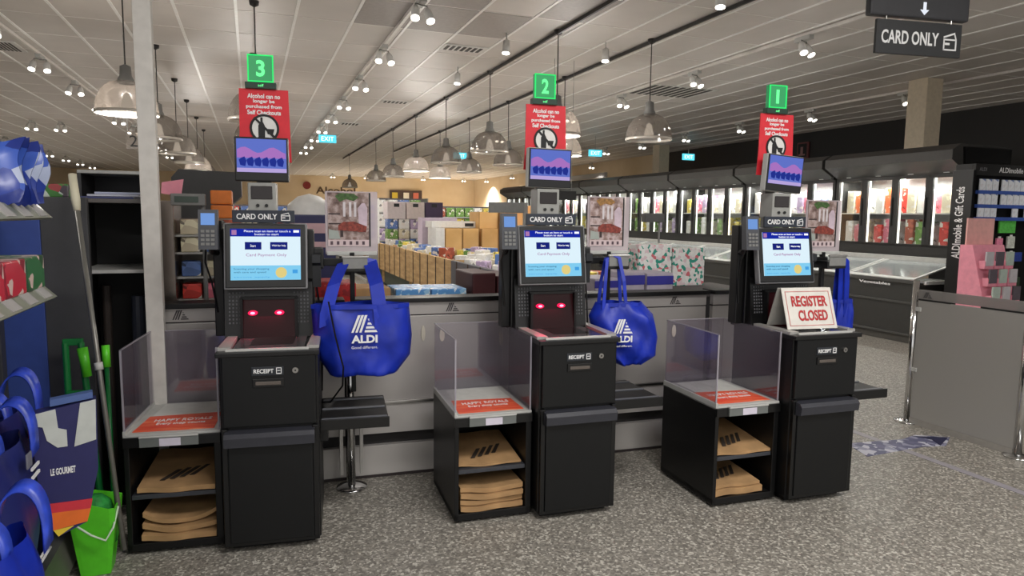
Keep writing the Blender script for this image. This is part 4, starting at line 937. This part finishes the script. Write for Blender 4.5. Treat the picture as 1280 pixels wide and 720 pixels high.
# long timber bins in the middle aisle
for k in range(4):
    y0 = 6.6+2.7*k
    t = thing('timber_bin', 'long open bin with slatted timber front, %s in the middle aisle row' % ('nearest, mostly steel mesh', 'second', 'third', 'furthest')[k], 'bin', base=(3.1, y0+1.3, 0), group='middle aisle bins')
    part('bin_body', MB().box(2.68, 3.9, y0+.02, y0+2.66, .08, .80), mat('bin_grey', (96, 92, 92), .5), t)
    part('bin_front', MB().box(2.62, 2.68, y0, y0+2.68, .34, .90, .004), wood if k else mat('mesh_grey', (92, 92, 100), .4, .3), t)
    for j in range(5): part('slat_gap', MB().box(2.612, 2.622, y0+.3+j*.52, y0+.33+j*.52, .34, .90), mat('slat_dark', (72, 54, 38), .6), t)
    part('skirt', MB().box(2.66, 2.70, y0, y0+2.68, .05, .34), mat('skirt', (64, 72, 60), .6), t)
    part('end_board', MB().box(2.62, 3.92, y0-.01, y0+.02, .08, .90, .003), wood if k else mat('mesh_grey2', (70, 66, 72), .4, .3), t)
    part('floor_rail', MB().box(2.4, 2.44, y0, y0+2.68, 0, .05), lgrey, t)
rn = random.Random(3)
def ordn(n):
    if n <= 24: return ring[n-1]
    T_ = {2: 'twenty', 3: 'thirty', 4: 'forty', 5: 'fifty', 6: 'sixty', 7: 'seventy', 8: 'eighty', 9: 'ninety'}
    if n >= 100: return 'hundred and '+ordn(n-100) if n > 100 else 'hundredth'
    return T_[n//10][:-1]+'ieth' if n % 10 == 0 else T_[n//10]+'-'+ring[n % 10-1]
for i in range(110):
    y = 6.75+i*.094; x = (2.80+rn.random()*.92) if y < 11.85 else (2.80+rn.random()*.16)
    if y > 14.3: break
    c = rn.choice(['white', 'cream', 'lilac', 'blue', 'yellow', 'white', 'green', 'rust'])
    o = pack(c, rn.choice([(.2, .16, .14), (.26, .14, .20), (.18, .2, .11)]), x, y, .80, '%s item heaped in the timber bins, %s from the near end' % (c, ordn(i+1)), 'goods heaped in the middle aisle bins', 'bin_item', 'goods')
    o.rotation_euler = (0, 0, rn.random()*3)
# carton stacks
crt = ramp_mat('carton_tan', [(.35, (214, 168, 104)), (.65, (230, 188, 126))], 2, .7)
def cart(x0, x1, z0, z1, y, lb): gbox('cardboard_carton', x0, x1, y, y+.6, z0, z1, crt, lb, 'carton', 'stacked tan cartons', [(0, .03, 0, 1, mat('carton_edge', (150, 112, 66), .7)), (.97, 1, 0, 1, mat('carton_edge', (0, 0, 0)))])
t = thing('carton_table', 'plain table carrying the right half of the tan cartons', 'table', base=(4.5, 12.3, 0))
part('top', MB().box(3.96, 5.05, 11.4, 12.75, .75, .80, .004), lgrey, t)
for x in (3.98, 5.0):
    for y in (11.45, 12.7): part('leg', MB().box(x, x+.04, y, y+.04, 0, .75), greyp, t)
for i in range(4): cart((3.28, 3.61, 3.97, 4.31)[i]+0*i, (3.60, 3.92, 4.30, 4.64)[i], .80, 1.29, 12.0, '%s tan carton of the lower row left of the middle checkout' % ('first', 'second', 'third', 'fourth')[i])
for i in range(2): cart(3.95+.4*i, 4.33+.4*i, 1.29, 1.60, 12.1, '%s tan carton of the upper row left of the middle checkout' % ('left', 'right')[i])
gbox('orange_carton', 4.42, 4.82, 11.5, 11.95, .80, 1.72, mat('carton_orange', (204, 150, 92), .7), 'orange tan carton just left of the middle card terminal', 'carton')
gbox('white_carton', 3.10, 3.27, 12, 12.6, .80, 1.30, white, 'white carton left of the lower tan carton row', 'carton')
gbox('lilac_carton', 3.05, 3.75, 12.85, 13.2, .80, 1.48, mat('lilac_pale', (206, 190, 206), .6), 'pale lilac carton lying on the row behind the tan cartons', 'carton')
gbox('white_slab_carton', 3.1, 3.95, 12.3, 12.8, 1.30, 1.42, white, 'long white carton on top of the tan row with a dark end', 'carton', None, [(.75, .95, .2, .7, blk)])
for i in range(3): gbox('picture_carton', 2.70+.41*i, 3.09+.41*i, 14.5, 15, 1.44, 1.80, mat('pc%d' % i, ((216, 204, 204), (220, 206, 200), (70, 54, 84))[i], .6), ('left white', 'middle white', 'right purple')[i]+' upright carton with a small picture above the tan cartons', 'carton', 'upright picture cartons', [(.35, .65, .7, .9, blk)])
for k in range(3):
    for j in range(5):
        c = ['white', 'lilac', 'blue', 'green', 'cream', 'white', 'blue'][(k*3+j) % 7]
        pack(c, (.225, .3, .21), 2.82+.245*j, 14.7, .801+.212*k, '%s box, %s from left in the %s layer under the picture cartons' % (c, ring[j], ('bottom', 'middle', 'top')[k]), 'boxes under the picture cartons', 'goods_box', 'box')
t = thing('till_screen', 'grey till screen on a pole above the tan cartons left of the middle checkout', 'display', base=(4.0, 9.93, 0))
part('head', MB().box(3.40, 3.98, 9.9, 9.96, 1.58, 1.74, .01), mat('till_grey', (110, 112, 112), .4), t)
part('pole', MB().box(3.97, 4.03, 9.9, 9.96, 0, 1.74, .004), greyp, t)
t = thing('hanging_black_panel', 'short black hanging panel just left of the number two camera box', 'sign', base=(4.2, 9, 1.77))
part('panel', MB().box(3.98, 4.42, 9.0, 9.05, 1.77, 1.90, .005), pblk, t)
for x in (4.05, 4.35): part('wire', MB().tube([(x, 9.02, 1.9), (x, 9.02, H)], .003, 6), greyp, t)
# mixed goods wall beyond (gondola ends facing the viewer)
def gondola(x0, x1, y, ztop, lb):
    t = thing('gondola', lb, 'shelf unit', base=((x0+x1)/2, y, 0), group='gondolas across the shop')
    part('back', MB().box(x0, x1, y+.42, y+.46, 0, ztop), mat('gondola_back', (96, 92, 96), .6), t)
    for k in range(5): part('shelf', MB().box(x0, x1, y, y+.42, .12+k*(ztop-.15)/5, .15+k*(ztop-.15)/5, .002), lgrey, t)
    for x in (x0, x1-.03): part('upright', MB().box(x, x+.03, y, y+.46, 0, ztop, .003), greyp, t)
gd = [(2.0, 4.3, 17.4, 1.95, ['white', 'lilac', 'blue', 'white', 'green'], 'gondola beyond the timber bins'), (-.9, 1.6, 19.5, 1.75, ['white', 'cream', 'orange', 'blue', 'red'], 'gondola behind the leftmost screen'),
      (4.4, 7.2, 20.5, 1.8, ['cream', 'yellow', 'white', 'rust', 'green'], 'gondola far behind the middle checkout'), (-5.5, -2.0, 22, 1.7, ['white', 'rust', 'blue', 'red'], 'gondola at the far left')]
for gi, (x0, x1, y, zt, cl, nm) in enumerate(gd):
    gondola(x0, x1, y, zt, 'grey '+nm)
    for k in range(5):
        zb = .15+k*(zt-.15)/5; n = int((x1-x0-.1)/.30)
        if zb < .45: continue
        for j in range(n):
            c = rn.choice(cl); hh = (zt-.15)/5-.05
            pack(c, (.26, .30, round(hh, 2)), x0+.18+j*.30, y+.18, zb+.001, '%s box, %s from left, shelf %s of the %s' % (c, ring[j], ('one', 'two', 'three', 'four', 'five')[k], nm), 'goods on distant gondolas', 'goods_box', 'box')
# tall advert with indigo lettering
t = thing('upright_banner', 'white upright banner with indigo blocks right of the left poster', 'sign', base=(2.07, 12.5, .95))
part('panel', MB().box(1.92, 2.18, 12.5, 12.53, 1.0, 1.82, .004), white, t)
part('lettering_blocks', MB().box(1.98, 2.10, 12.493, 12.5, 1.10, 1.22).box(1.98, 2.10, 12.493, 12.5, 1.27, 1.39).box(1.98, 2.10, 12.493, 12.5, 1.44, 1.56).box(1.98, 2.10, 12.493, 12.5, 1.61, 1.70), mat('indigo', (74, 66, 160), .5), t)
part('stand', MB().box(1.95, 2.15, 12.48, 12.56, 0, 1.0), greyp, t)

# ------------------------------------------------------------ left shelving and cleaning tools
gblue = mat('shelf_blue', (48, 70, 140), .55); gdk = mat('gondola_dark', (58, 58, 60), .5)
t = thing('side_gondola', 'tall shelving with blue back panel and angled price rails at the left edge', 'shelf unit', base=(-.95, 2.4, 0))
part('back_panel', MB().box(-1.12, -1.08, 1.2, 3.62, 0, 1.56), gblue, t)
part('upright', MB().box(-1.08, -1.04, 3.55, 3.61, 0, 1.56, .003), gdk, t)
part('base_shelf', MB().box(-1.08, -.78, 1.2, 3.58, .02, .10, .004), blk, t)
part('base_rail', MB().prism([(-.80, .03), (-.74, .05), (-.77, .17), (-.82, .17)], 1.2, 3.56), mat('rail_olive', (88, 88, 80), .4), t)
for z in (1.55, 1.27): 
    s_ = part('shelf', MB().box(-1.08, -.70, 1.3, 2.84, z-.015, z+.002, .002), mat('shelf_olive', (104, 104, 94), .5), t)
    part('price_rail', MB().prism([(-.70, z-.01), (-.655, z-.045), (-.665, z-.05), (-.705, z-.02), (-.705, z+.012)] if z > 2 else [(-.70, z+.012), (-.655, z-.035), (-.665, z-.042), (-.71, z+.0)], 1.3, 2.84), mat('rail_glass', (122, 126, 112), .3), s_)
    for j in range(5):
        y = 2.80-j*.17; part('price_ticket', MB().prism([(-.697, z+.0135), (-.658, z-.028), (-.661, z-.031), (-.699, z+.010)], y-.09, y), mat('ticket_grey', (160, 158, 156), .6), s_)
for y in (2.9, 3.2): part('base_ticket', MB().prism([(-.752, .07), (-.764, .14), (-.768, .14), (-.756, .07)], y, y+.09), paper, t)
part('end_panel', MB().box(-.885, -.70, 3.62, 3.66, 0, 1.60, .003), gdk, t)
part('blue_end_panel', MB().box(-1.60, -.885, 3.615, 3.65, 0, 1.60, .003), gblue, t)
solo('small_sachet_tray', MB().box(-.93, -.78, 3.66, 3.8, 1.60, 1.66, .005), ramp_mat('sachets', [(0, (60, 120, 50)), (.4, (190, 200, 190)), (.7, (150, 60, 60)), (.85, (70, 60, 70))], 30, .5, 'voronoi'), 'small mixed packets on top of the dark end panel by the mop handle', 'packets', base=(-.85, 3.72, 1.6))
# crisps bags on the top shelf
for i in range(5):
    y = 2.50+i*.075; rr = random.Random(i)
    t = thing('snack_bag', 'blue foil snack bag on the top shelf, %s from the near end' % ring[i], 'snack bag', base=(-.74, y, 1.552), group='blue snack bags')
    mb = MB(); lean = rr.uniform(-.03, .03)
    def f(a, b, s):
        th = .035*math.sin(math.pi*a)*math.sin(math.pi*b)**.6+.002
        return V(-.82+.16*a+.012*math.sin(7*b+i), y+s*th+.05*(b)+lean*b+.01*math.sin(9*a+i), 1.554+.205*b+.01*math.sin(8*a))
    for s in (-1, 1): mb.grid(lambda a, b: f(a, b, s), 8, 8)
    bmesh.ops.remove_doubles(mb.bm, verts=mb.bm.verts, dist=.001)
    part('pouch', mb, ramp_mat('foil_print', [(0, (36, 52, 130)), (.3, (58, 88, 176)), (.6, (40, 62, 150)), (.78, (170, 180, 206)), (.88, (170, 50, 56)), (.93, (60, 90, 180))], 17, .3, 'voronoi'), t, True)
    part('print_patch', MB().box(-.78, -.71, y-.012, y-.006, 1.60, 1.68, .001), (mat('patch_red', (190, 50, 50), .4), mat('patch_white', (200, 206, 214), .4))[i % 2], t)
for i, (m_, c) in enumerate((('red', (196, 34, 56)), ('red', (196, 34, 56)), ('green', (40, 110, 60)))):
    y0 = (2.20, 2.41, 2.62)[i]
    mm = ramp_mat('tin_%d' % i, [(0, c), (.6, tuple(int(v*.7) for v in c)), (.8, (216, 190, 180)), (.92, c)], 24, .35, 'voronoi')
    solo('boxed_snack', MB().box(-.82, -.685, y0, y0+.205, 1.273, 1.385, .006), mm, ('%s patterned box on the second shelf, %s' % (m_, ('half out of frame', 'beside the green box', 'at the far end'))[0:1][0] if False else '%s patterned box on the second shelf, %s' % (m_, ('cut by the left edge of the view', 'next to the green box', 'at the far end of the shelf')[i])), 'box', base=(-.79, y0+.1, 1.273), group='patterned boxes on the second shelf')
# black cabinet behind
t = thing('open_black_cabinet', 'open black cabinet with a pale shelf edge between the end panel and the slim column', 'cabinet', base=(-.66, 4.1, 0))
part('carcass', MB().box(-.83, -.81, 3.95, 4.4, 0, 1.58).box(-.52, -.50, 3.95, 4.4, 0, 1.58).box(-.83, -.50, 4.38, 4.4, 0, 1.58).box(-.83, -.50, 3.95, 4.4, 0, .05), pblk, t)
part('top', MB().box(-.86, -.48, 3.93, 4.42, 1.58, 1.60, .003), mat('cab_top', (92, 88, 86), .4), t)
part('shelf_edge', MB().box(-.81, -.52, 3.94, 4.38, 1.225, 1.243, .002), lgrey, t)
for i in range(2): solo('upright_roll', MB().tube([(-.75+.15*i, 4.2, .06), (-.74+.15*i, 4.2, 1.14-.06*i)], .022+.012*i, 12), (mat('roll_brown', (60, 52, 48), .5), mat('roll_grey', (80, 84, 96), .4))[i], '%s upright roll standing inside the open black cabinet' % ('thin brown', 'thicker grey')[i], 'roll', base=(-.75+.15*i, 4.2, .06), group='rolls in the cabinet')
for i in range(3): solo('magazine', MB().box(-.80+.03*i, -.56+.02*i, 3.98+.02*i, 4.3, 1.602+.012*i, 1.612+.012*i, .001), (mat('mag_navy', (60, 66, 110), .5), mat('mag_white', (190, 192, 206), .5), mat('mag_pale', (170, 176, 200), .5))[i], '%s magazine of the loose pile on the black cabinet' % ('bottom', 'middle', 'top')[i], 'magazine', base=(-.68, 4.1, 1.6+.012*i), group='magazines on the cabinet')
t = thing('high_shelf_rack', 'dark rack with a thin pale top shelf above the magazines', 'rack', base=(-.75, 4.9, 0))
part('top_shelf', MB().box(-.95, -.56, 4.7, 5.1, 1.76, 1.78, .003), lgrey, t)
part('back', MB().box(-.95, -.56, 5.08, 5.1, 0, 1.76), gdk, t)
for x in (-.95, -.58): part('side', MB().box(x, x+.02, 4.7, 5.08, 0, 1.76), gdk, t)
# mop pole
t = thing('mop_pole', 'long grey pole with a cream grip leaning across the dark end panel', 'pole', base=(-.545, 3.28, 0))
p0, p1 = Vector((-.545, 3.18, .10)), Vector((-.735, 3.55, 1.70))
q = lambda s: tuple(p0+(p1-p0)*s)
part('shaft', MB().tube([q(0), q(.92)], .011, 12), mat('pole_grey', (122, 120, 114), .35, .4), t, True)
part('grip', MB().tube([q(.9), q(.93), q(1)], [.014, .018, .016], 12), mat('grip_cream', (206, 200, 176), .6), t, True)
part('collar', MB().tube([q(.47), q(.49)], .017, 12), lgrey, t, True)
# green dustpan / squeegee tools
t = thing('green_broom', 'green plastic scoop with twin rails and lime handle standing at the back left', 'broom', base=(-.72, 3.55, .1))
gg = MB(); gg.box(-.80, -.72, 3.50, 3.52, .94, .97, .004).tube([(-.79, 3.51, .95), (-.775, 3.45, .12)], .014, 10).tube([(-.73, 3.51, .95), (-.66, 3.42, .12)], .014, 10)
part('rails', gg, dgreen, t); part('lime_handle', MB().tube([(-.722, 3.49, .93), (-.705, 3.48, .80)], [.022, .018], 12), green, t, True)
part('cross_bar', MB().box(-.79, -.70, 3.47, 3.49, .72, .74, .004), dgreen, t)
t = thing('green_mop', 'thin green mop handle with a lime tip between the grey pole and the leftmost bay', 'mop', base=(-.60, 3.4, 0))
part('handle', MB().tube([(-.635, 3.52, .86), (-.595, 3.30, .12)], .010, 10), dgreen, t, True)
part('tip', MB().tube([(-.638, 3.53, .93), (-.634, 3.515, .83)], .017, 12), green, t, True)
# bucket
t = thing('green_bucket', 'bright green square bucket with a pale wire handle on the floor at the left', 'bucket', base=(-.665, 3.28, 0))
bm_ = MB(); lv = []
for (z, hw, hd_) in ((0.002, .055, .05), (.24, .085, .08), (.30, .09, .085), (.30, .084, .079), (.24, .079, .074), (.012, .05, .045)):
    lv.append([bm_.bm.verts.new((-.655+sx*hw, 3.24+sy_*hd_, z+(.05 if z > .2 and sx < 0 else 0))) for sx, sy_ in ((-1, -1), (-.75, -1.04), (.75, -1.04), (1, -1), (1, 1), (-1, 1))])
for a_, b_ in zip(lv, lv[1:]):
    for i in range(6): bm_.bm.faces.new((a_[i], a_[(i+1) % 6], b_[(i+1) % 6], b_[i]))
bm_.bm.faces.new(lv[0][::-1]); bm_.bm.faces.new(lv[-1])
part('tub', bm_, green, t)
part('wire_handle', MB().tube([(-.745, 3.17, .30), (-.70, 3.13, .25), (-.65, 3.12, .21), (-.60, 3.12, .18), (-.575, 3.15, .22), (-.562, 3.20, .29)], .0045, 8), mat('wire_pale', (196, 214, 190), .4), t, True)
solo('green_cloth', MB().lathe([(.075, .12), (.078, .22), (.06, .30), (.03, .33), (.002, .34)], -.655, 3.25, 14), mat('cloth_green', (30, 130, 50), .7, noise=.4, scale=30), 'crumpled darker green cloth stuffed in the green bucket', 'cloth', base=(-.655, 3.25, .12))

# blue bags at the bottom left
def hangbag(lb, x, y0, y1, z0, z1, mt, seed, dep=.12):
    rr = random.Random(seed)
    t = thing('reusable_bag', lb, 'shopping bag', base=(x, (y0+y1)/2, z0), group='reusable bags at the lower left')
    mb = MB()
    def f(a, b, s):
        th = dep/2*(math.sin(math.pi*a)**.4)*(.35+.65*math.sin(math.pi*min(1, b*.9+.05)))
        yy = y0+(y1-y0)*(a-.5)*(1-.10*b)+ (y1-y0)*.5
        return V(x+s*th+.008*math.sin(13*a+5*b+seed), yy, z0+(z1-z0)*b+.006*math.sin(8*a+seed))
    for s in (-1, 1): mb.grid(lambda a, b: f(a, b, s), 14, 10)
    bmesh.ops.remove_doubles(mb.bm, verts=mb.bm.verts, dist=.002)
    part('body', mb, mt, t, True)
    for dx in (-.03, .03):
        mid = (y0+y1)/2
        cx_ = x+(.02 if dx > 0 else -.045); sp_w = .055+.02*(seed % 3)/2
        hp = [(cx_-sp_w*math.cos(math.pi*q_/16), mid+dx*2+.03*math.sin(math.pi*q_/16), z1-.05+(.15+dx)*math.sin(math.pi*q_/16)**.7) for q_ in range(17)]
        part('handle', MB().ribbon(hp, (.25, .85, .45), .05, .005), mat('handle_blue', (50, 76, 196), .35, noise=.3), t, True)
    return t
h = hangbag('tall dark blue reusable bag with white stripes at the very left edge', -.80, 2.42, 2.86, .22, .76, mat('deep_blue_bag', (30, 38, 104), .5, noise=.15, scale=6), 1, .16)
part('white_stripes', MB().box(-.728, -.722, 2.50, 2.85, .30, .306).box(-.728, -.722, 2.50, 2.85, .32, .326).box(-.72, -.714, 2.66, 2.74, .66, .67).box(-.72, -.714, 2.66, 2.74, .63, .64), letter, h)
part('round_badge', MB().box(-.722, -.716, 2.62, 2.67, .68, .73, .002), mat('badge_grey', (120, 120, 130), .5), h)
h2 = hangbag('dark blue reusable bag with a red and white corner, behind the cooler bag', -.86, 2.78, 3.12, .25, .80, mat('deep_blue_bag', (0, 0, 0)), 4, .14)
part('red_patch', MB().box(-.792, -.786, 2.92, 3.0, .70, .755, .002), redsign, h2)
hangbag('crumpled bright blue reusable bag lowest at the left edge in front', -.66, 2.02, 2.34, .26, .62, bagblue, 7, .14)
hangbag('folded dark blue reusable bag on the base shelf beneath the others', -.93, 2.6, 3.1, .10, .4, mat('deep_blue_bag', (0, 0, 0)), 9, .16)
# cooler bag navy / white / orange
t = thing('cooler_bag', 'navy cooler bag with white shapes and red, orange and yellow base bands', 'shopping bag', base=(-.62, 2.85, .42))
FR['B'] = (-.74, 2.76, R(12))
bpy.data.objects.remove(t)
t = thing('cooler_bag', 'navy cooler bag with white shapes and red, orange and yellow base bands', 'shopping bag', 'B', (.11, 0, .38))
out = [(0, .83), (.20, .86), (.195, .60), (.150, .405), (.06, .37), (.015, .49)]
part('body', MB().prism(out, 0, .06), mat('cooler_navy', (40, 40, 92), .45), t)
part('white_shape', MB().prism([(.002, .828), (.075, .84), (.08, .77), (.105, .76), (.105, .70), (.075, .70), (.045, .73), (.035, .78), (.004, .79)], -.003, 0).prism([(.15, .852), (.198, .859), (.193, .71), (.125, .695)], -.003, 0), mat('cooler_white', (198, 202, 196), .45), t)
part('red_band', MB().prism([(.014, .50), (.172, .49), (.165, .455), (.026, .465)], -.003, 0), mat('band_red', (206, 50, 62), .5), t)
part('orange_band', MB().prism([(.026, .465), (.165, .455), (.152, .408), (.048, .398)], -.003, 0), mat('band_orange', (232, 112, 40), .5), t)
part('yellow_band', MB().prism([(.048, .398), (.11, .401), (.062, .372)], -.003, 0), yellow, t)
text('LE GOURMET', .05, .125, .600, .625, -.001, letter, t, bold=.03)
part('blue_lid', MB().prism([(.06, .848), (.19, .862), (.19, .885), (.06, .872)], .01, .05), mat('lid_blue', (80, 104, 160), .5), t)
